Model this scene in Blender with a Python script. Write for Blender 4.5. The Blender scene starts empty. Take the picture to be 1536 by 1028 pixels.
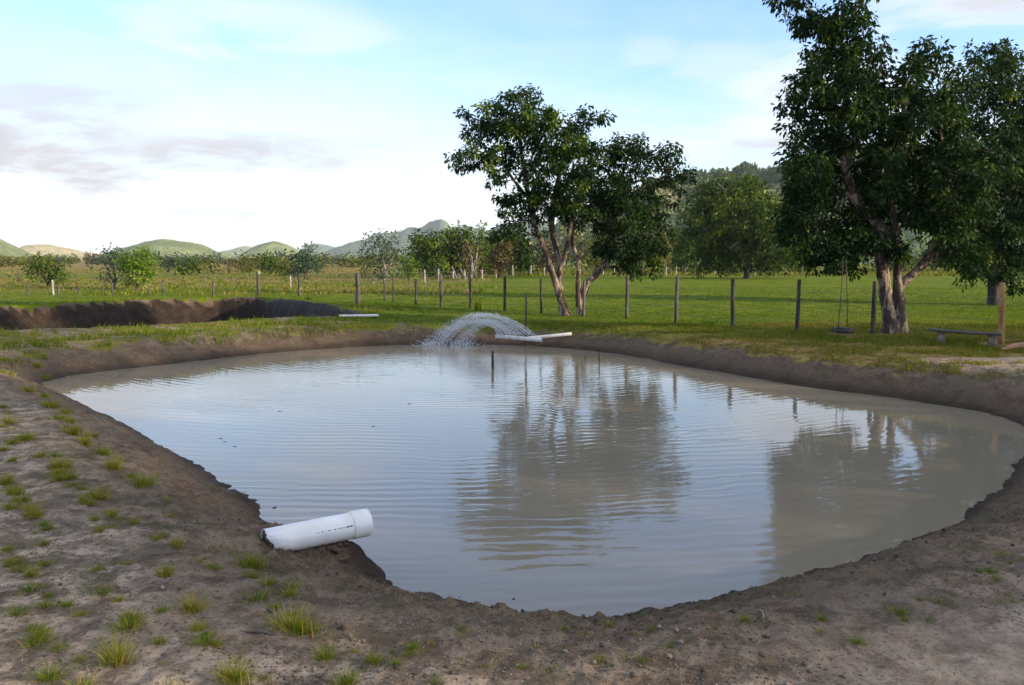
import bpy, math, random
import numpy as np
from mathutils import Vector, Matrix
random.seed(7)
RNG = np.random.default_rng(7)
S = bpy.context.scene
COL = S.collection

# ------------------------------------------------------------------ camera
EYE = 1.75
F = 1280.0 / 1536.0
PITCH = math.atan(124.0 / 1280.0)
cd = bpy.data.cameras.new('camera'); cam = bpy.data.objects.new('camera', cd); COL.objects.link(cam)
cam.location = (0, 0, EYE)
cam.rotation_euler = (math.pi / 2 - PITCH, 0, 0)
cd.sensor_width = 36.0; cd.lens = 36.0 * F
cd.clip_start = 0.05; cd.clip_end = 20000
S.camera = cam

# ------------------------------------------------------------------ light
SUN_EL = math.radians(15.0)
SUN_AZ = math.radians(112.0)          # clockwise from +Y: from the right, a little behind the camera
sd = Vector((math.sin(SUN_AZ) * math.cos(SUN_EL), math.cos(SUN_AZ) * math.cos(SUN_EL), math.sin(SUN_EL)))
sl = bpy.data.lights.new('sun', 'SUN'); so = bpy.data.objects.new('sun', sl); COL.objects.link(so)
sl.energy = 4.6; sl.angle = math.radians(1.2); sl.color = (1.0, 0.83, 0.62)
so.rotation_euler = sd.to_track_quat('Z', 'Y').to_euler()

W = bpy.data.worlds.new('World'); S.world = W; W.use_nodes = True
def N(nt, typ, **kw):
    n = nt.nodes.new(typ)
    for k, v in kw.items():
        if k.startswith('_'): setattr(n, k[1:], v)
        else: n.inputs[k.replace('__', ' ')].default_value = v
    return n
def math_node(nt, op, a, b=None, c=None, clamp=False):
    n = nt.nodes.new('ShaderNodeMath'); n.operation = op; n.use_clamp = clamp
    for i, v in enumerate((a, b, c)):
        if v is None: continue
        if isinstance(v, (int, float)): n.inputs[i].default_value = v
        else: nt.links.new(v, n.inputs[i])
    return n.outputs[0]
def ramp(nt, v, lo, hi, a=0.0, b=1.0, smooth=True):
    n = nt.nodes.new('ShaderNodeMapRange'); n.interpolation_type = 'SMOOTHSTEP' if smooth else 'LINEAR'
    nt.links.new(v, n.inputs['Value'])
    n.inputs['From Min'].default_value = lo; n.inputs['From Max'].default_value = hi
    n.inputs['To Min'].default_value = a; n.inputs['To Max'].default_value = b
    return n.outputs[0]
def mixc(nt, f, a, b, blend='MIX'):
    n = nt.nodes.new('ShaderNodeMix'); n.data_type = 'RGBA'; n.blend_type = blend
    for s, v in ((0, f), (6, a), (7, b)):
        if isinstance(v, (int, float)): n.inputs[s].default_value = v
        elif isinstance(v, (tuple, list)): n.inputs[s].default_value = tuple(v) + (1.0,) if len(v) == 3 else v
        else: nt.links.new(v, n.inputs[s])
    return n.outputs[2]
def noise(nt, vec, scale, detail=4, rough=0.55, dist=0.0, out='Fac'):
    n = nt.nodes.new('ShaderNodeTexNoise'); n.inputs['Scale'].default_value = scale
    n.inputs['Detail'].default_value = detail; n.inputs['Roughness'].default_value = rough
    n.inputs['Distortion'].default_value = dist
    if vec is not None: nt.links.new(vec, n.inputs['Vector'])
    return n.outputs[out]

def build_world():
    nt = W.node_tree; nt.nodes.clear()
    out = nt.nodes.new('ShaderNodeOutputWorld'); bg = nt.nodes.new('ShaderNodeBackground')
    nt.links.new(bg.outputs[0], out.inputs[0]); bg.inputs[1].default_value = 0.15
    sky = nt.nodes.new('ShaderNodeTexSky'); sky.sky_type = 'NISHITA'; sky.sun_disc = False
    sky.sun_elevation = SUN_EL; sky.sun_rotation = SUN_AZ
    sky.air_density = 1.0; sky.dust_density = 1.0; sky.ozone_density = 1.0
    tc = nt.nodes.new('ShaderNodeTexCoord'); d = tc.outputs['Generated']
    sep = nt.nodes.new('ShaderNodeSeparateXYZ'); nt.links.new(d, sep.inputs[0])
    x, y, z = sep.outputs
    az = math_node(nt, 'MULTIPLY', math_node(nt, 'ARCTAN2', x, y), 57.29578)
    el = math_node(nt, 'MULTIPLY', math_node(nt, 'ARCSINE', z), 57.29578)
    # coordinates on a flat cloud deck
    zz = math_node(nt, 'ADD', math_node(nt, 'MAXIMUM', z, 0.0), 0.09)
    cu = nt.nodes.new('ShaderNodeCombineXYZ')
    nt.links.new(math_node(nt, 'DIVIDE', x, zz), cu.inputs[0]); nt.links.new(math_node(nt, 'DIVIDE', y, zz), cu.inputs[1])
    deck = cu.outputs[0]
    n1 = noise(nt, deck, 0.62, 7, 0.6, 0.4)
    n2 = noise(nt, deck, 2.4, 7, 0.62, 0.3)
    mp = nt.nodes.new('ShaderNodeCombineXYZ')
    nt.links.new(math_node(nt, 'MULTIPLY', az, 0.06), mp.inputs[0]); nt.links.new(math_node(nt, 'MULTIPLY', el, 0.22), mp.inputs[1])
    n3 = noise(nt, mp.outputs[0], 1.3, 8, 0.62, 0.5)
    wob = math_node(nt, 'SUBTRACT', n3, 0.5)
    # thin bright veil: thick near the horizon, thinning upward
    low = ramp(nt, el, 0.0, 17.0, 1.0, 0.0)
    veil = math_node(nt, 'ADD', math_node(nt, 'MULTIPLY', low, 0.72), math_node(nt, 'MULTIPLY', math_node(nt, 'SUBTRACT', n1, 0.47), 1.7), clamp=True)
    veil = math_node(nt, 'ADD', veil, math_node(nt, 'MULTIPLY', math_node(nt, 'SUBTRACT', n3, 0.47), 1.3), clamp=True)
    veil = math_node(nt, 'MULTIPLY', veil, ramp(nt, el, 7.0, 22.0, 1.0, 0.15))
    # blue stays clearer right of centre
    def blob(a0, e0, ra, re, k=1.0, w=1.3):
        da = math_node(nt, 'DIVIDE', math_node(nt, 'SUBTRACT', az, a0), ra)
        de = math_node(nt, 'DIVIDE', math_node(nt, 'SUBTRACT', math_node(nt, 'ADD', el, math_node(nt, 'MULTIPLY', wob, re * 3.2)), e0), re)
        q = math_node(nt, 'ADD', math_node(nt, 'MULTIPLY', da, da), math_node(nt, 'MULTIPLY', de, de))
        q = math_node(nt, 'ADD', q, math_node(nt, 'MULTIPLY', wob, -w * 2))
        return math_node(nt, 'MULTIPLY', ramp(nt, q, 0.0, 1.35, 1.0, 0.0), k)
    def madd(a, b): return math_node(nt, 'MAXIMUM', a, b)
    bright = blob(-13, 7.5, 15, 4.5, 0.55)
    bright = madd(bright, blob(20, 8.5, 9, 1.6, 0.8))
    bright = madd(bright, blob(13.5, 12.3, 4.2, 1.3, 0.38)); bright = madd(bright, blob(9.0, 13.0, 2.6, 1.2, 0.35))
    bright = madd(bright, blob(19, 11.0, 6, 2.4, 0.75)); bright = madd(bright, blob(30, 14.5, 9, 4, 0.8))
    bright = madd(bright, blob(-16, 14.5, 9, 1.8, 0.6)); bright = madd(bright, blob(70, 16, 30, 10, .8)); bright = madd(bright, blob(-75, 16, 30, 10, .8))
    veil = math_node(nt, 'MAXIMUM', veil, bright)
    veil = math_node(nt, 'MAXIMUM', veil, ramp(nt, math_node(nt, 'ADD', el, math_node(nt, 'MULTIPLY', wob, 20.0)), 37.0, 56.0, 0.0, 1.0))  # unseen white cloud overhead, added to brighten and warm the ambient light
    grey = blob(-30, 6.8, 10, 2.5, 1.0)
    grey = madd(grey, blob(-18, 6.5, 9, 1.6, 0.95)); grey = madd(grey, blob(-13.0, 7.4, 6, .6, 0.6))
    grey = madd(grey, blob(-28, 9.2, 7, 1.4, 0.8)); grey = madd(grey, blob(-28.5, 5.2, 7, 0.6, 0.7))
    grey = madd(grey, blob(17, 7.4, 3.5, 0.5, 0.7)); grey = madd(grey, blob(19.5, 10.6, 3.5, .7, 0.55))
    grey = madd(grey, blob(-19, 3.0, 3.2, .45, 0.6)); grey = madd(grey, blob(31.5, 15, 7, 3.2, 0.8))
    grey = madd(grey, blob(-30, 2.8, 9, 0.3, 0.35)); grey = madd(grey, blob(3, 3.8, 5, 0.4, 0.3))
    n4 = noise(nt, mp.outputs[0], 3.1, 8, 0.6, 0.3)
    grey = math_node(nt, 'MULTIPLY', grey, ramp(nt, n4, 0.36, 0.55, 0.5, 1.0))
    skyc = mixc(nt, 1.0, sky.outputs[0], (SKYK * 0.80, SKYK * 0.95, SKYK * 1.24), 'MULTIPLY')
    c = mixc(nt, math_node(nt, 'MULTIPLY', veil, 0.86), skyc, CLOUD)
    c = mixc(nt, grey, c, CGREY)
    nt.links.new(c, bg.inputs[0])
SKYK = 1.15
HAZE = True
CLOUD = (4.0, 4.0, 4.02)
CGREY = (2.6, 2.58, 2.72)
build_world()
S.view_settings.view_transform = 'Standard'; S.view_settings.look = 'None'
S.view_settings.exposure = 0.90; S.view_settings.gamma = 1.0

# ------------------------------------------------------------------ projection of picture points into the place
cp, sp = math.cos(PITCH), math.sin(PITCH)
def ray(px, py):
    u = (px - 768) / 1280.0; v = (514 - py) / 1280.0
    return Vector((u, cp + v * sp, v * cp - sp))
def on(px, py, z=0.0):
    r = ray(px, py); t = (z - EYE) / r.z; return Vector((r.x * t, r.y * t, z))
def at(px, py, Y):
    r = ray(px, py); t = Y / r.y; return Vector((r.x * t, Y, EYE + r.z * t))

# ------------------------------------------------------------------ mesh helpers
def mesh_obj(name, V, Fs, mat, parent=None, smooth=True, attrs=None):
    """V (n,3); Fs list of int arrays (m,k); one mesh object."""
    V = np.asarray(V, dtype=np.float32)
    Fs = [np.asarray(f, dtype=np.int32) for f in (Fs if isinstance(Fs, list) else [Fs]) if len(f)]
    me = bpy.data.meshes.new(name)
    me.vertices.add(len(V)); me.vertices.foreach_set('co', V.ravel())
    loops = np.concatenate([f.ravel() for f in Fs]); tot = np.concatenate([np.full(len(f), f.shape[1], np.int32) for f in Fs])
    start = np.concatenate([[0], np.cumsum(tot)[:-1]]).astype(np.int32)
    me.loops.add(len(loops)); me.loops.foreach_set('vertex_index', loops)
    me.polygons.add(len(tot)); me.polygons.foreach_set('loop_start', start)
    if smooth: me.polygons.foreach_set('use_smooth', np.ones(len(tot), bool))
    me.update(calc_edges=True)
    if attrs:
        for k, a in attrs.items():
            at_ = me.attributes.new(k, 'FLOAT', 'POINT'); at_.data.foreach_set('value', np.asarray(a, np.float32))
    me.validate()
    me.materials.append(mat)
    o = bpy.data.objects.new(name, me); COL.objects.link(o)
    if parent is not None: o.parent = parent
    return o
class MB:
    def __init__(s): s.V = []; s.F = {}; s.n = 0; s.T = []
    def add(s, V, F_, t=0.5):
        V = np.asarray(V, np.float32).reshape(-1, 3); s.V.append(V)
        F_ = F_ if isinstance(F_, list) else [F_]
        for f in F_:
            f = np.asarray(f, np.int32)
            if len(f): s.F.setdefault(f.shape[1], []).append(f + s.n)
        s.T.append(np.full(len(V), t, np.float32) if np.isscalar(t) else np.asarray(t, np.float32)); s.n += len(V)
    def tube(s, pts, rad, sides=6, t=0.5, cap=True, lump=0.0):
        P = np.array([tuple(p) for p in pts], float); R = np.array(rad, float)
        if R.ndim == 0: R = np.full(len(P), float(R))
        T = np.gradient(P, axis=0); T /= np.linalg.norm(T, axis=1)[:, None] + 1e-9
        ref = np.array([0, 0, 1.0]) if abs(T[0, 2]) < 0.9 else np.array([0, 1.0, 0])
        rows = []
        u = np.cross(T[0], ref); u /= np.linalg.norm(u)
        a = np.linspace(0, 2 * np.pi, sides, endpoint=False)
        for i in range(len(P)):
            u = u - T[i] * np.dot(u, T[i]); u /= np.linalg.norm(u) + 1e-9; w = np.cross(T[i], u)
            rr = R[i] * (1 + (lump * RNG.normal(size=sides) if lump else 0))
            rows.append(P[i] + (np.cos(a) * rr)[:, None] * u + (np.sin(a) * rr)[:, None] * w)
        V = np.concatenate(rows); n = len(P)
        i0 = (np.arange(n - 1)[:, None] * sides + np.arange(sides)[None]).ravel()
        i1 = (np.arange(n - 1)[:, None] * sides + (np.arange(sides)[None] + 1) % sides).ravel()
        Fq = [np.stack([i0, i1, i1 + sides, i0 + sides], 1)]
        if cap: Fq.append(np.arange(sides)[::-1][None]); Fq.append((np.arange(sides) + (n - 1) * sides)[None])
        s.add(V, Fq, t)
    def box(s, c, h, rot=None, t=0.5, bev=0.0):
        c = np.array(tuple(c), float); hx, hy, hz = h
        V = np.array([[x, y, z] for x in (-hx, hx) for y in (-hy, hy) for z in (-hz, hz)], float)
        Fq = np.array([[0, 1, 3, 2], [4, 6, 7, 5], [0, 4, 5, 1], [2, 3, 7, 6], [0, 2, 6, 4], [1, 5, 7, 3]])
        if rot is not None: V = V @ np.array(rot.to_3x3()).T
        s.add(V + c, Fq, t)
    def build(s, name, mat, parent=None, smooth=True):
        Fs = [np.concatenate(v) for v in s.F.values()]
        return mesh_obj(name, np.concatenate(s.V), Fs, mat, parent, smooth, {'tint': np.concatenate(s.T)})
def tag(o, label=None, cat=None, group=None, kind=None):
    if label: o['label'] = label
    if cat: o['category'] = cat
    if group: o['group'] = group
    if kind: o['kind'] = kind
    return o
def empty(name, loc):
    o = bpy.data.objects.new(name, None); o.location = tuple(loc); o.empty_display_size = 0.1; COL.objects.link(o); return o
def adopt(o, root):
    """mesh built in world coordinates becomes a part of root"""
    o.parent = root; o.matrix_parent_inverse = Matrix.Translation(root.location).inverted(); return o

# ------------------------------------------------------------------ value noise in numpy
def vnoise(x, y, seed=0):
    xi = np.floor(x).astype(np.int64); yi = np.floor(y).astype(np.int64); fx = x - xi; fy = y - yi
    fx = fx * fx * (3 - 2 * fx); fy = fy * fy * (3 - 2 * fy)
    def h(a, b):
        n = (a * 374761393 + b * 668265263 + seed * 1442695) & 0xffffffff
        n = ((n ^ (n >> 13)) * 1274126177) & 0xffffffff
        return ((n ^ (n >> 16)) & 0xffff) / 65535.0
    return (h(xi, yi) * (1 - fx) + h(xi + 1, yi) * fx) * (1 - fy) + (h(xi, yi + 1) * (1 - fx) + h(xi + 1, yi + 1) * fx) * fy
def fbm(x, y, f, octs=4, seed=0, g=0.5):
    s = 0; a = 1; t = 0
    for i in range(octs): s = s + a * vnoise(x * f + 17.3 * i, y * f - 9.1 * i, seed + i); t += a; a *= g; f *= 2.03
    return s / t
def sstep(a, b, x):
    t = np.clip((x - a) / (b - a), 0, 1); return t * t * (3 - 2 * t)

# ------------------------------------------------------------------ pond and dug pit outlines
WZ = -0.5
edge_px = [(60,580),(130,610),(210,650),(290,700),(350,735),(385,765),(412,795),(450,815),(500,828),(528,851),(560,877),(620,895),(700,909),
 (780,925),(860,933),(940,929),(1010,916),(1080,902),(1160,880),(1240,857),(1320,830),(1400,800),(1440,780),(1480,750),(1512,718),(1534,690),
 (1548,665),(1535,640),(1490,622),(1400,606),(1300,592),(1200,579),(1100,562),(1000,545),(940,533),(880,526),(800,519),(720,517),(640,517),
 (560,519),(480,524),(400,530),(300,541),(220,550),(150,558),(90,567)]
POND = np.array([tuple(on(a, b, WZ))[:2] for a, b in edge_px])
pit_px = [(-260,464),(-100,463),(0,461),(60,458),(120,456),(190,453),(260,451),(330,449),(390,450),(440,455),(490,462),(530,470),(545,474),
          (520,478),(470,480),(400,482),(330,487),(260,491),(200,494),(100,499),(0,502),(-100,505),(-260,509)]
PIT = np.array([tuple(on(a, b, 0))[:2] for a, b in pit_px])
def smooth_poly(P, n=4):
    out = []
    m = len(P)
    for i in range(m):
        p0, p1, p2, p3 = P[i - 1], P[i], P[(i + 1) % m], P[(i + 2) % m]
        for k in range(n):
            t = k / n
            out.append(0.5 * ((2 * p1) + (-p0 + p2) * t + (2 * p0 - 5 * p1 + 4 * p2 - p3) * t * t + (-p0 + 3 * p1 - 3 * p2 + p3) * t ** 3))
    return np.array(out)
POND = smooth_poly(POND, 3)
def sdist(x, y, P):
    """signed distance, negative inside; only evaluated near the polygon"""
    x = np.asarray(x, float); y = np.asarray(y, float)
    D = np.full(x.shape, 50.0)
    lo = P.min(0) - 6; hi = P.max(0) + 6
    m = (x > lo[0]) & (x < hi[0]) & (y > lo[1]) & (y < hi[1])
    X, Y = x[m], y[m]
    best = np.full(X.shape, 1e9); ins = np.zeros(X.shape, bool)
    for i in range(len(P)):
        a = P[i]; b = P[(i + 1) % len(P)]; e = b - a
        t = np.clip(((X - a[0]) * e[0] + (Y - a[1]) * e[1]) / (e @ e + 1e-12), 0, 1)
        d = (X - a[0] - t * e[0]) ** 2 + (Y - a[1] - t * e[1]) ** 2
        best = np.minimum(best, d)
        c = ((a[1] > Y) != (b[1] > Y))
        with np.errstate(divide='ignore', invalid='ignore'):
            c &= X < (b[0] - a[0]) * (Y - a[1]) / (b[1] - a[1] + 1e-12) + a[0]
        ins ^= c
    D[m] = np.sqrt(best) * np.where(ins, -1, 1)
    return D
MOUND2 = on(518, 843, -0.42)
MOUND = on(470, 838, -0.36)
def terrain(x, y):
    x = np.asarray(x, float); y = np.asarray(y, float)
    d = sdist(x, y, POND); q = sdist(x, y, PIT)
    r = np.hypot(x, y)
    wig = (fbm(x, y, 1.3, 4, 5) - 0.5)
    d2 = d + wig * 0.13 * np.clip(1 - abs(d) / 3, 0, 1)
    w = 1.25 + 0.35 * (fbm(x, y, 0.4, 2, 9) - 0.5) + 0.25 * (y < 9)
    t = np.clip(d2 / w, 0, 1)
    up = 1 - (1 - t) ** 1.7
    z = np.where(d2 > 0, WZ + (0 - WZ) * up, WZ + np.clip(d2, -3, 0) * 0.42)
    und = (fbm(x, y, 0.12, 3, 21) - 0.5) * 0.16 * np.clip(d / 4, 0, 1)
    far = np.clip((r - 60) / 600, 0, 1) * (fbm(x, y, 0.004, 3, 31) - 0.5) * 3.0
    z = z + und * np.clip((r - 10) / 20, 0, 1) + far
    # dug pit
    q2 = q + (fbm(x, y, 0.8, 4, 41) - 0.5) * 0.35
    z = np.where(q2 < 0, z - 1.7 * sstep(0, 0.75, -q2), z + 0.10 * np.exp(-(q2 / 0.8) ** 2) * (q < 10))
    # lumps of earth
    near = np.clip(1 - (r - 4) / 30, 0, 1)
    bank = np.clip(1 - np.abs(d - 0.5) / 1.1, 0, 1)
    clod = (fbm(x, y, 3.2, 4, 51, 0.6) - 0.5) * (0.035 + 0.11 * bank)
    clod = clod + (fbm(x, y, 14, 3, 61, 0.65) - 0.5) * (0.03 + 0.07 * bank) * near
    pitb = np.clip(1 - np.abs(q + 0.3) / 1.2, 0, 1)
    clod = clod + (fbm(x, y, 2.4, 4, 71, 0.55) - 0.5) * 0.13 * pitb
    soft = np.where(r < 50, 1.0, 0.0)
    z = z + clod * soft
    # heap of earth that carries the pipe
    g = np.exp(-(((x - MOUND.x) / 0.42) ** 2 + ((y - MOUND.y) / 0.24) ** 2))
    g2 = np.exp(-(((x - MOUND2.x) / 0.22) ** 2 + ((y - MOUND2.y) / 0.15) ** 2))
    z = z + g * 0.10 + g2 * 0.13 * (1 + 0.8 * (fbm(x, y, 12, 2, 99) - .5))
    return z
def gz(x, y): return float(terrain(np.array([x]), np.array([y]))[0])
def ground(px, py):
    """first hit of the sight line with the terrain"""
    r = ray(px, py); y = on(px, py, 0.25).y
    for i in range(400):
        t = y / r.y; z = EYE + r.z * t
        if gz(r.x * t, y) >= z: return Vector((r.x * t, y, z))
        y += 0.02 * max(1, y / 12)
    return on(px, py, 0)

# ------------------------------------------------------------------ materials
def material(name):
    m = bpy.data.materials.new(name); m.use_nodes = True; nt = m.node_tree
    return m, nt, nt.nodes['Principled BSDF']
def pos(nt):
    g = nt.nodes.new('ShaderNodeNewGeometry'); return g.outputs['Position']
def attr(nt, name):
    a = nt.nodes.new('ShaderNodeAttribute'); a.attribute_name = name; return a.outputs['Fac']
def bump(nt, b, h, dist, strength=1.0):
    n = nt.nodes.new('ShaderNodeBump'); n.inputs['Distance'].default_value = dist; n.inputs['Strength'].default_value = strength
    nt.links.new(h, n.inputs['Height']); nt.links.new(n.outputs[0], b.inputs['Normal']); return n

def madd2(nt, a, b): return math_node(nt, 'MAXIMUM', a, b)
def mat_ground():
    m, nt, b = material('ground'); p = pos(nt)
    gr, damp, sand, dry = attr(nt, 'grass'), attr(nt, 'damp'), attr(nt, 'sand'), attr(nt, 'dry')
    nA = noise(nt, p, 0.9, 6, 0.6); nB = noise(nt, p, 5.5, 6, 0.65); nC = noise(nt, p, 38, 5, 0.7); nD = noise(nt, p, 0.13, 4, 0.6)
    soil = mixc(nt, ramp(nt, nB, 0.42, 0.6), (0.23, 0.165, 0.11), (0.53, 0.40, 0.285))
    soil = mixc(nt, ramp(nt, nA, 0.45, 0.65, 0, 0.6), soil, (0.34, 0.265, 0.2))
    soil = mixc(nt, ramp(nt, nC, 0.53, 0.62, 0, 0.8), soil, (0.09, 0.062, 0.043))
    soil = mixc(nt, math_node(nt, 'MULTIPLY', sand, 0.8), soil, mixc(nt, nC, (0.42, 0.315, 0.225), (0.58, 0.45, 0.33)))
    # dark organic patches
    dk = math_node(nt, 'MULTIPLY', ramp(nt, noise(nt, p, 2.6, 8, 0.75, 0.6), 0.5, 0.57), math_node(nt, 'SUBTRACT', 1.0, sand))
    soil = mixc(nt, math_node(nt, 'MULTIPLY', dk, 0.6), soil, (0.10, 0.072, 0.052))
    dm = math_node(nt, 'ADD', damp, math_node(nt, 'MULTIPLY', math_node(nt, 'SUBTRACT', nB, 0.5), 1.1), clamp=True)
    dm = math_node(nt, 'MULTIPLY', dm, ramp(nt, damp, 0.0, 0.12))
    dampc = mixc(nt, ramp(nt, nC, 0.44, 0.58), (0.030, 0.019, 0.012), (0.14, 0.088, 0.052))
    soil = mixc(nt, math_node(nt, 'MULTIPLY', dm, 0.86), soil, dampc)
    wall = attr(nt, 'wall')
    soil = mixc(nt, wall, soil, mixc(nt, ramp(nt, noise(nt, p, 3.0, 6, 0.7), 0.42, 0.62), (0.032, 0.022, 0.016), (0.085, 0.055, 0.04)))
    # moss / small weeds
    ms = ramp(nt, noise(nt, p, 2.3, 7, 0.7), 0.54, 0.64, 0, 0.6)
    soil = mixc(nt, math_node(nt, 'MULTIPLY', ms, math_node(nt, 'SUBTRACT', 1.0, madd2(nt, sand, wall))), soil, (0.08, 0.085, 0.035))
    g1 = mixc(nt, ramp(nt, nA, 0.35, 0.68), (0.070, 0.108, 0.003), (0.145, 0.18, 0.006))
    g1 = mixc(nt, ramp(nt, nB, 0.5, 0.75, 0, 0.5), g1, (0.06, 0.085, 0.01))
    drc = mixc(nt, ramp(nt, nB, 0.42, 0.6), (0.15, 0.105, 0.028), (0.30, 0.22, 0.075))
    g2 = mixc(nt, math_node(nt, 'ADD', math_node(nt, 'MULTIPLY', dry, 0.9), math_node(nt, 'MULTIPLY', ramp(nt, nD, 0.45, 0.75), 0.35), clamp=True), g1, drc)
    gm = ramp(nt, math_node(nt, 'ADD', gr, math_node(nt, 'MULTIPLY', math_node(nt, 'SUBTRACT', nB, 0.5), 1.2)), 0.4, 0.62)
    gm = math_node(nt, 'MULTIPLY', gm, ramp(nt, gr, 0.02, 0.2))
    g2 = mixc(nt, ramp(nt, noise(nt, p, 13.0, 5, 0.7), 0.5, 0.62, 0, 0.55), g2, mixc(nt, 1.0, g2, (0.5, 0.55, 0.5), 'MULTIPLY'))
    soil = mixc(nt, ramp(nt, math_node(nt, 'ADD', damp, math_node(nt, 'MULTIPLY', math_node(nt, 'SUBTRACT', nC, 0.5), 0.25)), 0.90, 1.02, 0, 0.7), soil, (0.022, 0.016, 0.012))
    c = mixc(nt, gm, soil, g2)
    nt.links.new(c, b.inputs['Base Color'])
    nt.links.new(math_node(nt, 'SUBTRACT', 0.95, math_node(nt, 'MULTIPLY', ramp(nt, damp, 0.55, 1.0), 0.35)), b.inputs['Roughness'])
    b.inputs['Specular IOR Level'].default_value = 0.06
    h = math_node(nt, 'ADD', math_node(nt, 'MULTIPLY', nC, 0.5), math_node(nt, 'MULTIPLY', noise(nt, p, 110, 3, 0.6), 0.18))
    h = math_node(nt, 'ADD', h, nB)
    bump(nt, b, h, 0.06, 1.0)
    return m
def mat_tint(name, cols, rough=0.6, trans=0.0, spec=0.1, nscale=0.0, bumpd=0.0):
    """cols: colour stops along the per-vertex tint of the piece"""
    m, nt, b = material(name); t = attr(nt, 'tint')
    r = nt.nodes.new('ShaderNodeValToRGB'); nt.links.new(t, r.inputs[0]); e = r.color_ramp.elements
    for i, (p_, c_) in enumerate(cols):
        el = e[i] if i < 2 else e.new(p_)
        el.position = p_; el.color = tuple(c_) + (1,)
    c = r.outputs[0]
    if nscale:
        n = noise(nt, pos(nt), nscale, 5, 0.6)
        c = mixc(nt, ramp(nt, n, 0.35, 0.65, 0.0, 0.7), c, mixc(nt, 1.0, c, (0.45, 0.42, 0.4), 'MULTIPLY'))
        if bumpd: bump(nt, b, n, bumpd)
    nt.links.new(c, b.inputs['Base Color']); b.inputs['Roughness'].default_value = rough
    b.inputs['Specular IOR Level'].default_value = spec
    if trans:
        tr = nt.nodes.new('ShaderNodeBsdfTranslucent'); nt.links.new(mixc(nt, 1.0, c, (1.3, 1.35, 0.5), 'MULTIPLY'), tr.inputs[0])
        mx = nt.nodes.new('ShaderNodeMixShader'); mx.inputs[0].default_value = trans
        nt.links.new(b.outputs[0], mx.inputs[1]); nt.links.new(tr.outputs[0], mx.inputs[2])
        nt.links.new(mx.outputs[0], nt.nodes['Material Output'].inputs[0])
    return m
def mat_bark(name, dark, light, amt=(0.45, 0.6), scale=3.0):
    m, nt, b = material(name); p = pos(nt)
    mp = nt.nodes.new('ShaderNodeMapping'); mp.inputs['Scale'].default_value = (1, 1, 0.3); nt.links.new(p, mp.inputs[0])
    n1 = noise(nt, mp.outputs[0], scale, 6, 0.65, 0.4); n2 = noise(nt, mp.outputs[0], scale * 9, 4, 0.6)
    c = mixc(nt, ramp(nt, n1, *amt), dark, light)
    c = mixc(nt, ramp(nt, n2, 0.4, 0.65, 0.0, 0.6), c, tuple(x * 0.4 for x in dark))
    nt.links.new(c, b.inputs['Base Color']); b.inputs['Roughness'].default_value = 0.9
    bump(nt, b, n2, 0.03); return m
def mat_plain(name, c1, c2=None, rough=0.5, nscale=8.0, stretch=(1, 1, 1), bumpd=0.0, spec=0.5):
    m, nt, b = material(name); c2 = c2 or tuple(x * 0.75 for x in c1)
    mp = nt.nodes.new('ShaderNodeMapping'); mp.inputs['Scale'].default_value = stretch; nt.links.new(pos(nt), mp.inputs[0])
    n = noise(nt, mp.outputs[0], nscale, 5, 0.6)
    nt.links.new(mixc(nt, ramp(nt, n, 0.35, 0.68), c1, c2), b.inputs['Base Color']); b.inputs['Roughness'].default_value = rough
    b.inputs['Specular IOR Level'].default_value = spec
    if bumpd: bump(nt, b, n, bumpd)
    return m
FOUNT = on(690, 519, WZ)
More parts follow.
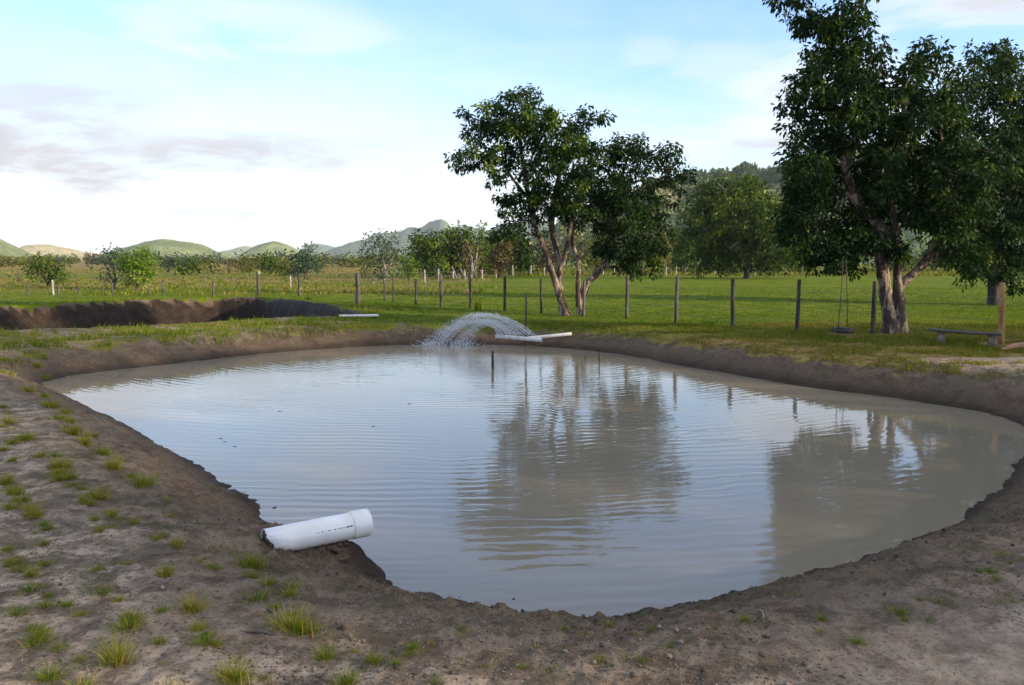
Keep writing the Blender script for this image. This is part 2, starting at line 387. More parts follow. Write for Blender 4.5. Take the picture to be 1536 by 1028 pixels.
def mat_water():
    m, nt, b = material('pond_water'); p = pos(nt)
    b.inputs['Base Color'].default_value = (0.275, 0.235, 0.165, 1); b.inputs['Roughness'].default_value = 0.035
    b.inputs['IOR'].default_value = 1.33; b.inputs['Specular IOR Level'].default_value = 0.62
    n0 = noise(nt, p, 0.35, 3, 0.5)
    nt.links.new(mixc(nt, n0, (0.205, 0.172, 0.122), (0.24, 0.20, 0.14)), b.inputs['Base Color'])
    v = nt.nodes.new('ShaderNodeVectorMath'); v.operation = 'SUBTRACT'; nt.links.new(p, v.inputs[0]); v.inputs[1].default_value = tuple(FOUNT)
    wc = b.inputs['Base Color'].links[0].from_socket
    ln = nt.nodes.new('ShaderNodeVectorMath'); ln.operation = 'LENGTH'; nt.links.new(v.outputs[0], ln.inputs[0]); r = ln.outputs['Value']
    fo = math_node(nt, 'MULTIPLY', ramp(nt, r, 0.3, 2.0, 0.8, 0.0), ramp(nt, noise(nt, p, 7.0, 5, 0.7), 0.47, 0.6))
    nt.links.new(mixc(nt, fo, wc, (0.62, 0.62, 0.6)), b.inputs['Base Color'])
    wob = math_node(nt, 'MULTIPLY', math_node(nt, 'SUBTRACT', noise(nt, p, 0.55, 3, 0.5), 0.5), 0.6)
    wob2 = math_node(nt, 'MULTIPLY', math_node(nt, 'SUBTRACT', noise(nt, p, 1.7, 3, 0.55), 0.5), 0.13)
    rr = math_node(nt, 'ADD', math_node(nt, 'ADD', r, wob), wob2)
    s1 = math_node(nt, 'SINE', math_node(nt, 'MULTIPLY', rr, 2 * math.pi / 0.215))
    s2 = math_node(nt, 'SINE', math_node(nt, 'ADD', math_node(nt, 'MULTIPLY', math_node(nt, 'ADD', rr, wob2), 2 * math.pi / 0.13), 1.3))
    a1 = ramp(nt, noise(nt, p, 0.5, 3, 0.5), 0.36, 0.66, 0.12, 1.0)
    a2 = ramp(nt, noise(nt, p, 1.4, 3, 0.6), 0.4, 0.66, 0.0, 1.0)
    h = math_node(nt, 'ADD', math_node(nt, 'MULTIPLY', math_node(nt, 'MULTIPLY', s1, a1), 0.00095), math_node(nt, 'MULTIPLY', math_node(nt, 'MULTIPLY', s2, a2), 0.0004))
    # quieter toward the sheltered right-hand bay, choppier by the spray
    sx = nt.nodes.new('ShaderNodeSeparateXYZ'); nt.links.new(p, sx.inputs[0])
    calm = ramp(nt, math_node(nt, 'ADD', sx.outputs[0], math_node(nt, 'MULTIPLY', wob, 1.2)), 2.2, 5.4, 1.0, 0.22)
    h = math_node(nt, 'MULTIPLY', h, calm)
    chop = math_node(nt, 'MULTIPLY', ramp(nt, r, 0.5, 9.0, 1.0, 0.10), math_node(nt, 'MULTIPLY', noise(nt, p, 5.0, 4, 0.6), 0.0075))
    h = math_node(nt, 'ADD', h, chop)
    h = math_node(nt, 'ADD', h, math_node(nt, 'MULTIPLY', noise(nt, p, 9.0, 2, 0.5), 0.0006))
    bump(nt, b, h, 1.0, 1.0)
    return m
M = {}
M['ground'] = mat_ground(); M['water'] = mat_water()
M['blade'] = mat_tint('grass_blade', [(0, (0.055, 0.095, 0.012)), (0.4, (0.12, 0.165, 0.012)), (0.7, (0.26, 0.25, 0.018)), (1, (0.33, 0.20, 0.075))], 0.6, 0.3)
M['field'] = mat_tint('field_blade', [(0, (0.045, 0.085, 0.003)), (0.45, (0.085, 0.135, 0.005)), (0.75, (0.17, 0.145, 0.012)), (1, (0.28, 0.2, 0.07))], 0.7, 0.25)
M['leaf'] = mat_tint('leaf', [(0, (0.007, 0.020, 0.006)), (0.5, (0.018, 0.044, 0.008)), (0.85, (0.055, 0.095, 0.010)), (1, (0.14, 0.18, 0.02))], 0.65, 0.2, 0.1)
M['leaf_mid'] = mat_tint('leaf_mid', [(0, (0.014, 0.032, 0.005)), (0.5, (0.045, 0.078, 0.008)), (1, (0.15, 0.19, 0.018))], 0.55, 0.2)
M['leaf_blue'] = mat_tint('leaf_blue', [(0, (0.022, 0.045, 0.026)), (0.5, (0.05, 0.085, 0.045)), (1, (0.11, 0.15, 0.07))], 0.55, 0.2)
M['leaf_bright'] = mat_tint('leaf_bright', [(0, (0.05, 0.09, 0.006)), (0.5, (0.11, 0.19, 0.012)), (1, (0.26, 0.30, 0.03))], 0.55, 0.3)
M['leaf_brown'] = mat_tint('leaf_brown', [(0, (0.05, 0.04, 0.018)), (0.5, (0.10, 0.08, 0.028)), (1, (0.19, 0.15, 0.05))], 0.7, 0.15)
M['leaf_olive'] = mat_tint('leaf_olive', [(0, (0.04, 0.05, 0.012)), (0.5, (0.10, 0.11, 0.022)), (1, (0.24, 0.22, 0.05))], 0.7, 0.2)
M['bark'] = mat_bark('bark', (0.07, 0.045, 0.032), (0.40, 0.30, 0.20), (0.5, 0.56), 7.0)
M['bark_pale'] = mat_bark('bark_pale', (0.12, 0.10, 0.078), (0.27, 0.235, 0.195), (0.42, 0.58), 5.0)
M['bark_dark'] = mat_bark('bark_dark', (0.05, 0.036, 0.028), (0.13, 0.095, 0.07), (0.45, 0.65), 4.0)
M['post'] = mat_bark('post_wood', (0.055, 0.047, 0.04), (0.13, 0.115, 0.10), (0.4, 0.65), 6.0)
M['post_dark'] = mat_bark('post_dark', (0.045, 0.035, 0.028), (0.10, 0.08, 0.06), (0.4, 0.65), 6.0)
M['post_orange'] = mat_bark('post_orange', (0.34, 0.17, 0.06), (0.52, 0.30, 0.12), (0.35, 0.6), 6.0)
M['post_pale'] = mat_plain('post_pale', (0.33, 0.30, 0.25), (0.2, 0.18, 0.15), 0.8, 9)
M['wire'] = mat_plain('wire', (0.16, 0.15, 0.14), None, 0.5)
M['pvc'] = mat_plain('white_plastic', (0.82, 0.79, 0.76), (0.72, 0.68, 0.63), 0.3, 4.0)
M['pvc_small'] = mat_plain('small_plastic', (0.74, 0.70, 0.64), (0.58, 0.53, 0.46), 0.4, 9.0)
M['print'] = mat_plain('printing', (0.04, 0.035, 0.05), (0.16, 0.13, 0.13), 0.6, 60)
M['seam'] = mat_plain('seam', (0.55, 0.52, 0.36), (0.6, 0.56, 0.45), 0.5, 20)
M['mud'] = mat_plain('mud', (0.07, 0.045, 0.03), (0.13, 0.08, 0.05), 0.95, 22, bumpd=0.02, spec=0.2)
M['stick'] = mat_plain('dark_stick', (0.022, 0.017, 0.014), (0.05, 0.04, 0.03), 0.7, 20)
M['bench'] = mat_plain('bench_wood', (0.05, 0.045, 0.035), (0.10, 0.08, 0.06), 0.8, 14, (0.3, 1, 1))
M['bench_leg'] = mat_plain('bench_leg', (0.30, 0.22, 0.15), (0.16, 0.12, 0.085), 0.85, 14)
M['twig'] = mat_plain('twig', (0.10, 0.075, 0.055), (0.05, 0.04, 0.03), 0.9, 30)

# ------------------------------------------------------------------ ground sheet
def build_ground():
    rs = [0.0]
    r = 0.5
    while r < 2.6: rs.append(r); r += 0.12
    while r < 46: rs.append(r); r *= 1.0066
    while r < 5300: rs.append(r); r *= 1.045
    rs = np.array(rs)
    fine = np.radians(np.arange(-36, 36.01, 0.19)); rest = np.radians(np.concatenate([np.arange(40, 180.1, 4), np.arange(-176, -36.5, 4)]))
    th = np.concatenate([rest[rest < 0], fine, rest[rest > 0]]); nth = len(th)
    R, T = np.meshgrid(rs[1:], th, indexing='ij')
    X = R * np.sin(T); Y = R * np.cos(T)
    x = np.concatenate([[0.0], X.ravel()]); y = np.concatenate([[0.0], Y.ravel()])
    z = terrain(x, y)
    rr = np.hypot(x, y)
    d = sdist(x, y, POND); q = sdist(x, y, PIT)
    nz = fbm(x, y, 0.5, 4, 81) - 0.5; nz2 = fbm(x, y, 2.0, 3, 83) - 0.5
    # bare earth round the pond and toward the camera, grass beyond
    line = 15.9 - 1.9 * sstep(0, 3, x)
    g = sstep(-0.8, 2.2, y - line + nz * 3.2)
    g = g * sstep(0.25, 0.95, d + nz2 * 0.5)
    g = np.where((x < -6) & (y > 13), np.maximum(g, (0.36 + 0.6 * nz2) * sstep(0.45, 1.0, d + nz2 * .6) * sstep(13, 15, y)), g)
    g = np.where((y > 15) & (y < 25) & (x < 0), g * (0.62 + 0.9 * nz2), g)
    g = g * sstep(-0.05, 0.25, q + nz2 * 0.4)
    path = np.exp(-((y - (14.9 + 0.05 * (x - 8))) / 0.38) ** 2) * sstep(6.5, 9.5, x + nz * 3) * 1.0
    g = g * (1 - path)
    dry = np.clip(1 - (y - 17.0) / 5.5, 0, 1) * sstep(-3, 5, x + nz * 6) * 1.3 + 0.35 * np.clip(1 - (y - 18) / 5, 0, 1)
    dry = np.maximum(dry, 0.85 * sstep(70, 220, rr) * (x < 0) + 0.25 * sstep(70, 220, rr))
    dry = np.maximum(dry, sstep(38, 62, rr + (fbm(x, y, 0.06, 3, 45) - .5) * 40) * (x < -2 + 0 * y) * (0.25 + 1.1 * sstep(0.42, 0.62, fbm(x * 0.35, y, 0.09, 4, 47))))
    dry = np.maximum(dry, 0.5 * sstep(15, 17, y) * sstep(26, 22, y) * (x < 2) * (0.6 + nz2))
    damp = np.clip(1 - d / (1.55 + nz * 1.6), 0, 1) ** 0.6
    damp = np.maximum(damp, np.where(q < 0.05, 1.0, 0))
    sand = np.clip(sstep(1.5, 3.5, x + nz * 1.5 - (y - 4) * 0.3) * (y < 9) * sstep(1.0, 2.2, d + nz2), 0, 1) + path
    sand = np.clip(sand, 0, 1)
    wall = sstep(0.25, -0.1, q + nz2 * 0.3)
    n = len(rs) - 1
    i = np.arange(n - 1)[:, None] * nth; j = np.arange(nth)[None]; j1 = (j + 1) % nth
    quads = np.stack([(1 + i + j), (1 + i + nth + j), (1 + i + nth + j1), (1 + i + j1)], -1).reshape(-1, 4)
    tris = np.stack([np.zeros(nth, int), 1 + np.arange(nth), 1 + (np.arange(nth) + 1) % nth], 1)
    o = mesh_obj('ground', np.stack([x, y, z], 1), [quads[:, ::-1] * 1, tris], M['ground'], None, True,
                 {'grass': g, 'damp': damp, 'sand': sand, 'dry': dry, 'wall': wall})
    me = o.data
    if me.polygons[len(me.polygons) // 2].normal.z < 0: me.flip_normals()
    tag(o, kind='structure')
build_ground()

def build_water():
    c = POND.mean(0); n = len(POND)
    nrm = []
    for i in range(n):
        t = POND[(i + 1) % n] - POND[i - 1]; t /= np.linalg.norm(t); nrm.append([t[1], -t[0]])
    nrm = np.array(nrm)
    if ((POND - c) * nrm).sum() < 0: nrm = -nrm
    P = POND + nrm * 0.45
    V = np.concatenate([[[c[0], c[1], WZ]], np.c_[P, np.full(n, WZ)]])
    # star shaped about its middle: fan of triangles
    Ft = np.stack([np.zeros(n, int), 1 + np.arange(n), 1 + (np.arange(n) + 1) % n], 1)
    o = mesh_obj('pond_water', V, [Ft], M['water'], None, False); tag(o, kind='structure')
    if o.data.polygons[0].normal.z < 0: o.data.flip_normals()
build_water()

# ------------------------------------------------------------------ blades
def blades(P, H, Wd, lean, T, segs=2, curl=0.5):
    """one tapered strip per blade. P (n,3) roots, H heights, Wd widths, lean (n,2) horizontal reach as share of height"""
    n = len(P); a = RNG.uniform(0, 2 * np.pi, n); side = np.stack([np.cos(a), np.sin(a), np.zeros(n)], 1)
    ln = np.c_[lean, np.zeros(n)]
    rows = []
    for k in range(segs + 1):
        t = k / segs
        c = P + ln * (H * t ** 1.6)[:, None]; c[:, 2] += H * (t - curl * 0.35 * t ** 2.2 * np.clip(np.linalg.norm(lean, axis=1), 0, 1.6))
        w = Wd * (1 - t) ** 0.7 * 0.5
        if k < segs: rows += [c - side * w[:, None], c + side * w[:, None]]
        else: rows.append(c)
    V = np.stack(rows, 1); m = V.shape[1]; base = np.arange(n) * m
    Fq = [np.stack([base + 2 * k, base + 2 * k + 1, base + 2 * k + 3, base + 2 * k + 2], 1) for k in range(segs - 1)]
    Ft = np.stack([base + 2 * (segs - 1), base + 2 * (segs - 1) + 1, base + 2 * segs], 1)
    return V.reshape(-1, 3), Fq + [Ft], np.repeat(T, m)

def field_grass():
    mb = MB()
    def scatter(n, y0, y1, hmin, hmax, t0, t1, clump=4, keep=None, w=0.012, powr=1.0):
        u = RNG.uniform(0, 1, n); Y = y0 * (y1 / y0) ** (u ** powr); X = RNG.uniform(-0.66, 0.66, n) * Y
        d = sdist(X, Y, POND); q = sdist(X, Y, PIT)
        k = (d > 0.35) & (q > 0.1)
        if keep is not None: k &= keep(X, Y, d, q)
        X, Y = X[k], Y[k]
        X = np.repeat(X, clump) + RNG.normal(0, 0.05, len(X) * clump); Y = np.repeat(Y, clump) + RNG.normal(0, 0.05, len(Y) * clump)
        Z = terrain(X, Y) - 0.01; m = len(X)
        H = RNG.uniform(hmin, hmax, m); ln = RNG.normal(0, 0.45, (m, 2))
        tt = np.clip(RNG.uniform(t0, t1, m) + (fbm(X, Y, 0.4, 3, 91) - 0.5) * 0.6, 0, 1)
        V, Fs, T = blades(np.stack([X, Y, Z], 1), H, np.full(m, w) * (0.8 + Y / 30), ln, tt, 2)
        mb.add(V, Fs, T)
    nn = lambda X, Y: fbm(X, Y, 0.7, 3, 88)
    scatter(30000, 20.5, 55, 0.03, 0.075, 0.1, 0.6, 4, None, 0.012)
    # rough strip between pond and fence: patchy, half dry
    scatter(60000, 13.2, 24, 0.04, 0.11, 0.3, 1.05, 4, lambda X, Y, d, q: (X > -1) & (fbm(X, Y, 1.3, 3, 90) > 0.44) & (d > 0.7) & ((X < 7.2) | (np.abs(Y - 14.9) > 0.45)), 0.010)
    # weedy lip of the strip left of the spray
    scatter(26000, 13.0, 24.5, 0.05, 0.16, 0.1, 1.0, 4, lambda X, Y, d, q: (X < 1.5) & (d > 0.5) & (d < 2.6) & (fbm(X, Y, 1.6, 3, 89) > 0.52) & (Y > 13.5), 0.012)
    scatter(9000, 19, 40, 0.06, 0.2, 0.2, 0.8, 4, lambda X, Y, d, q: (X < 0) & (q > 0.2) & (q < 3) & (nn(X, Y) > 0.5), 0.014)
    scatter(16000, 42, 190, 0.06, 0.24, 0.1, 0.95, 3, lambda X, Y, d, q: (X < -0.02 * Y) & (fbm(X * .35, Y, 0.09, 4, 47) > 0.46), 0.03)
    scatter(5000, 88, 130, 0.2, 0.6, 0.3, 1.0, 3, lambda X, Y, d, q: (X > 0) & (Y > 92), 0.04)
    scatter(1200, 6.5, 13, 0.02, 0.06, 0.2, 0.9, 4, lambda X, Y, d, q: (X > 1) & (d > 0.5) & (d < 2.5) & (fbm(X, Y, 1.3, 3, 90) > 0.55), 0.006)
    o = mb.build('field_grass', M['field'], None, False)
    tag(o, 'short green and dry yellow grass of the pasture and the pond rim', 'grass', kind='stuff')
field_grass()

# ------------------------------------------------------------------ planted tufts
def tuft_mesh(seed, n, h, spread, t0, t1, dryshare):
    rg = np.random.default_rng(seed)
    a = rg.uniform(0, 2 * np.pi, n); r = np.abs(rg.normal(0, 0.035, n)) * spread
    P = np.stack([np.cos(a) * r * 1.4, np.sin(a) * r, np.full(n, -0.012)], 1)
    H = rg.uniform(0.45, 1.0, n) * h
    reach = rg.uniform(0.15, 1.15, n) * (0.5 + 0.5 * spread); a2 = a + rg.normal(0, 0.5, n)
    ln = np.stack([np.cos(a2) * reach, np.sin(a2) * reach], 1)
    T = np.clip(rg.uniform(t0, t1, n), 0, 1); dr = rg.uniform(size=n) < dryshare; T[dr] = rg.uniform(0.85, 1.0, dr.sum()); H[dr] *= 1.15
    mb = MB(); V, Fs, T = blades(P, H, rg.uniform(0.003, 0.0058, n), ln, T, 4, 1.0); mb.add(V, Fs, T)
    q = n // 2; a = rg.uniform(0, 6.28, q); r = np.abs(rg.normal(0, 0.03, q)) * spread; P = np.stack([np.cos(a) * r * 1.4, np.sin(a) * r, np.full(q, -.008)], 1); re = rg.uniform(1.2, 2.6, q)
    V, Fs, T = blades(P, rg.uniform(.15, .4, q) * h, np.full(q, .005), np.stack([np.cos(a) * re, np.sin(a) * re], 1), rg.uniform(.55, 1.0, q), 3, .6); mb.add(V, Fs, T)
    o = mb.build('grass_tuft', M['blade'], None, True); me = o.data; bpy.data.objects.remove(o); return me
TM = [tuft_mesh(1, 150, 0.115, 1.0, 0.05, 0.6, 0.1), tuft_mesh(2, 190, 0.13, 0.95, 0.2, 0.7, 0.2), tuft_mesh(3, 130, 0.09, 1.3, 0.0, 0.45, 0.08),
      tuft_mesh(4, 180, 0.15, 0.85, 0.25, 0.75, 0.35), tuft_mesh(5, 90, 0.07, 1.3, 0.05, 0.6, 0.25), tuft_mesh(6, 200, 0.12, 1.2, 0.15, 0.6, 0.15)]
ROW = 'grass tufts planted in rows on the bare left bank'; WEED = 'small weeds sprouting on the near rim of the pond'
SM = 'small yellow green grass tuft in the rows climbing the bare left bank'
# px, py(base), width px, mesh, label
tufts = [(3,612,16,0,SM),(14,636,20,3,SM),(39,660,28,0,SM),(2,676,18,1,SM),(25,688,18,4,SM),(43,588,20,3,SM),(75,612,26,1,SM),(89,630,24,0,SM),(109,650,26,1,SM),
 (127,667,24,3,SM),(155,682,26,0,SM),(171,704,32,3,None),(82,686,30,0,SM),(87,702,30,3,SM),(94,720,38,1,None),(105,730,26,4,SM),(148,750,38,3,None),
 (208,728,46,5,'wide pale yellow grass tuft on the crest of the left bank, highest large one'),
 (162,770,30,4,SM),(246,750,30,4,SM),(255,774,20,4,SM),(23,742,30,1,SM),(20,764,26,1,SM),(50,775,38,3,'yellowish tuft at the left edge just below the paired small ones'),(57,800,30,4,SM),(66,818,20,0,SM),
 (164,792,28,4,SM),(198,820,20,4,SM),(66,850,28,0,'small tuft with brown base alone at the left, above the flat dark green one'),(191,846,30,4,SM),(248,864,34,1,'tuft between the pipe and the left edge with one blade lying to the right'),(314,823,24,4,SM),
 (378,848,42,5,'yellow green tuft growing just below the broken end of the large pipe'),(314,850,18,4,SM),(46,888,48,2,'low dark green tuft spreading flat at the left edge'),(150,892,42,2,'low dark green tuft between the flat left one and the straw tipped one'),
 (290,916,44,3,'upright tuft with one tall pale stalk, left of the dark wide one'),(387,902,56,2,'wide dark green tuft spreading below the large pipe'),(432,885,46,2,'faint dark green patch of grass right below the large pipe'),(27,922,38,0,SM),(68,912,34,0,SM),
 (194,944,56,5,'round dark green tuft with brown tips in the middle of the lower left'),(57,968,60,0,'bushy green tuft near the left edge with a straw coloured stalk'),(176,996,66,3,'largest tuft of the lower left, full of dry straw blades'),
 (308,968,50,0,'fresh green tuft with tall thin blades leaning right, below the upright one'),(441,946,70,1,'yellow tuft with long blades spreading both ways, beside a dark clod'),(488,990,52,0,'green tuft right of the yellow spreading one, near the bottom edge'),
 (72,1020,56,0,'green tuft at the bottom left corner'),(352,1020,62,1,'wide yellow green tuft at the bottom edge with a red brown base'),(520,1026,48,0,'tuft with upright orange tinged blades cut by the bottom edge'),
 (120,1040,50,1,None),(252,1050,50,3,None)]
_r = random.Random(77)
for x0, y0, x1, y1, k in ((62,592,215,735,16),(40,655,110,735,9),(0,600,20,700,8),(0,720,70,800,9),(100,700,150,800,7),(60,540,75,585,4),(150,760,330,860,8),(330,830,430,900,5),(0,830,130,930,9),(20,930,130,1010,5),(130,850,260,1000,6),(240,920,400,1020,6),(400,900,560,1000,6)):
    for i in range(k):
        t = (i + _r.random()) / k; tufts.append((x0 + (x1 - x0) * t + _r.uniform(-9, 9), y0 + (y1 - y0) * t + _r.uniform(-7, 7), _r.uniform(16, 26) * (0.6 + 0.5 * (y0 - 560) / 300), _r.choice((0, 1, 3, 4, 5)), SM))
weeds = [(619,975,40,2,'dark flat green weed patch below the near shore, left of centre'),(532,960,24,4,None),(565,960,20,4,None),(900,994,30,0,'upright small green weed at bottom centre'),(829,1008,30,2,None),(913,938,22,4,'tiny weed right at the lowest point of the near shore'),
 (656,1026,26,0,'single green sprout at the bottom edge, left of centre'),(1286,966,26,0,None),(1349,920,28,2,None),(1384,912,34,4,'brownish green weed patch where the sandy ground begins'),(1303,862,24,4,None),(1504,832,24,4,None),(1485,860,28,2,None),(1014,1004,30,4,None),(1192,894,22,4,None),(1003,972,22,2,None),
 (740,985,24,4,None),(690,955,22,4,None),(1100,950,24,4,None),(1230,930,22,2,None),(960,955,20,4,None),(1150,1000,24,4,None)]
for i in range(46):
    t = _r.random(); weeds.append((560 + 960 * t, 925 + 70 * math.sin(3.0 * t + .2) * .3 + _r.uniform(0, 70) - 110 * max(0, t - .5) * 2 * .8, _r.uniform(10, 22), _r.choice((2, 4, 4, 0)), None))
for lst, grp, gen in ((tufts, ROW, SM), (weeds, WEED, 'tiny green weed among crumbs of soil on the near rim')):
    for px, py, w, k, lab in lst:
        p = ground(px, py); o = bpy.data.objects.new('grass_tuft' if grp == ROW else 'weed', TM[k]); COL.objects.link(o)
        s = (w * (1.75 if w < 30 else 1.45) * p.y / 1280.0) / 0.26
        o.location = p; o.scale = (s, s, s * random.uniform(0.95, 1.2)); o.rotation_euler = (0, 0, random.uniform(0, 6.28))
        tag(o, lab or gen, 'grass tuft' if grp == ROW else 'weed', grp)

# ------------------------------------------------------------------ crumbs, straw and litter on the bare earth
def litter():
    n = 34000
    u = RNG.uniform(0, 1, n); Y = 2.9 * (13.0 / 2.9) ** u; X = RNG.uniform(-0.68, 0.68, n) * Y
    d = sdist(X, Y, POND); k = (d > 0.03) & (fbm(X, Y, 1.1, 3, 95) + 0.25 * np.clip(1 - d / 1.6, 0, 1) > RNG.uniform(0.35, 0.75, n)); X, Y, d = X[k], Y[k], d[k]
    Z = terrain(X, Y); m = len(X)
    s = RNG.uniform(0.002, 0.008, m) * (1 + 1.6 * (RNG.uniform(size=m) > 0.96))
    ico = np.array([[1, 0, 0], [-1, 0, 0], [0, 1, 0], [0, -1, 0], [0, 0, 1], [0, 0, -1]], float)
    J = ico[None] * RNG.uniform(0.55, 1.3, (m, 6, 1)) * np.array([1, 1, 0.7])
    a = RNG.uniform(0, 6.28, m); c, s_ = np.cos(a), np.sin(a)
    R = np.stack([np.stack([c, -s_, 0 * c], 1), np.stack([s_, c, 0 * c], 1), np.stack([0 * c, 0 * c, 1 + 0 * c], 1)], 1)
    V = np.einsum('nij,nkj->nki', R, J) * s[:, None, None] + np.stack([X, Y, Z + s * 0.25], 1)[:, None]
    f = np.array([[0, 2, 4], [2, 1, 4], [1, 3, 4], [3, 0, 4], [2, 0, 5], [1, 2, 5], [3, 1, 5], [0, 3, 5]])
    Ft = (np.arange(m)[:, None, None] * 6 + f[None]).reshape(-1, 3)
    T = np.repeat(np.clip(RNG.normal(0.5, 0.28, m) - 0.3 * np.clip(1 - d, 0, 1), 0, 1), 6)
    mt = mat_tint('crumb', [(0, (0.04, 0.03, 0.024)), (0.5, (0.13, 0.1, 0.075)), (1, (0.28, 0.22, 0.165))], 0.95, 0, 0.2)
    o = mesh_obj('soil_crumbs', V.reshape(-1, 3), [Ft], mt, None, False, {'tint': T}); tag(o, 'crumbs and clods of dry and dark soil on the near bank', 'soil', kind='stuff')
    n = 16000
    u = RNG.uniform(0, 1, n); Y = 2.9 * (10.0 / 2.9) ** u; X = RNG.uniform(-0.68, 0.68, n) * Y; d = sdist(X, Y, POND)
    k = (d > 0.1) & (d < 3.2) & (fbm(X, Y, 0.9, 3, 97) > 0.42); X, Y = X[k], Y[k]; m = len(X); Z = terrain(X, Y) + 0.004
    L = RNG.uniform(0.015, 0.055, m); ln = RNG.normal(0, 2.2, (m, 2))
    V, Fs, T = blades(np.stack([X, Y, Z], 1), L * 0.4, np.full(m, 0.0028), ln, np.clip(RNG.normal(0.55, 0.3, m), 0, 1), 2, 0.2)
    mt = mat_tint('straw', [(0, (0.06, 0.045, 0.03)), (0.6, (0.2, 0.16, 0.10)), (1, (0.38, 0.32, 0.22))], 0.9, 0, 0.2)
    mb = MB(); mb.add(V, Fs, T); tag(mb.build('straw_litter', mt, None, False), 'thin dead stalks and straw scattered on the near bank', 'litter', kind='stuff')
litter()

# ------------------------------------------------------------------ trees
def leaves(C, n_per, rc, L, wr, T, droop=0.7, rg=RNG, flat=0.8):
    """C cluster centres (k,3), n_per leaves in each; returns one bent quad per leaf"""
    k = len(C); n = k * n_per
    ci = np.repeat(np.arange(k), n_per)
    off = rg.normal(size=(n, 3)); off /= np.linalg.norm(off, axis=1)[:, None]
    off *= (rg.uniform(0.0, 1.0, n) ** 0.5)[:, None] * (np.asarray(rc)[ci] if not np.isscalar(rc) else np.full(n, rc))[:, None]
    off[:, 2] *= flat
    Pn = C[ci] + off
    ax = off / (np.linalg.norm(off, axis=1)[:, None] + 1e-6) * 0.8 + rg.normal(0, 0.45, (n, 3)); ax[:, 2] -= droop
    ax /= np.linalg.norm(ax, axis=1)[:, None]
    sd_ = np.cross(ax, rg.normal(size=(n, 3))); sd_ /= np.linalg.norm(sd_, axis=1)[:, None] + 1e-9
    up = np.cross(sd_, ax)
    ln = L * rg.uniform(0.65, 1.25, n); w = ln * wr * 0.5
    b = Pn; tip = Pn + ax * ln[:, None]; mid = Pn + ax * (ln * 0.45)[:, None] - up * (w * 0.35)[:, None]
    V = np.stack([b, mid + sd_ * w[:, None], tip, mid - sd_ * w[:, None]], 1).reshape(-1, 3)
    Fq = (np.arange(n)[:, None] * 4 + np.arange(4)[None])
    Tt = np.clip(T[ci] + rg.normal(0, 0.10, n), 0, 1)
    return V, Fq, np.repeat(Tt, 4)
def catmull(P, n=5):
    P = [np.array(p, float) for p in P]; Q = [2 * P[0] - P[1]] + P + [2 * P[-1] - P[-2]]; out = []
    for i in range(1, len(Q) - 2):
        for k in range(n):
            t = k / n; p0, p1, p2, p3 = Q[i - 1:i + 3]
            out.append(0.5 * ((2 * p1) + (-p0 + p2) * t + (2 * p0 - 5 * p1 + 4 * p2 - p3) * t * t + (-p0 + 3 * p1 - 3 * p2 + p3) * t ** 3))
    out.append(P[-1]); return np.array(out)
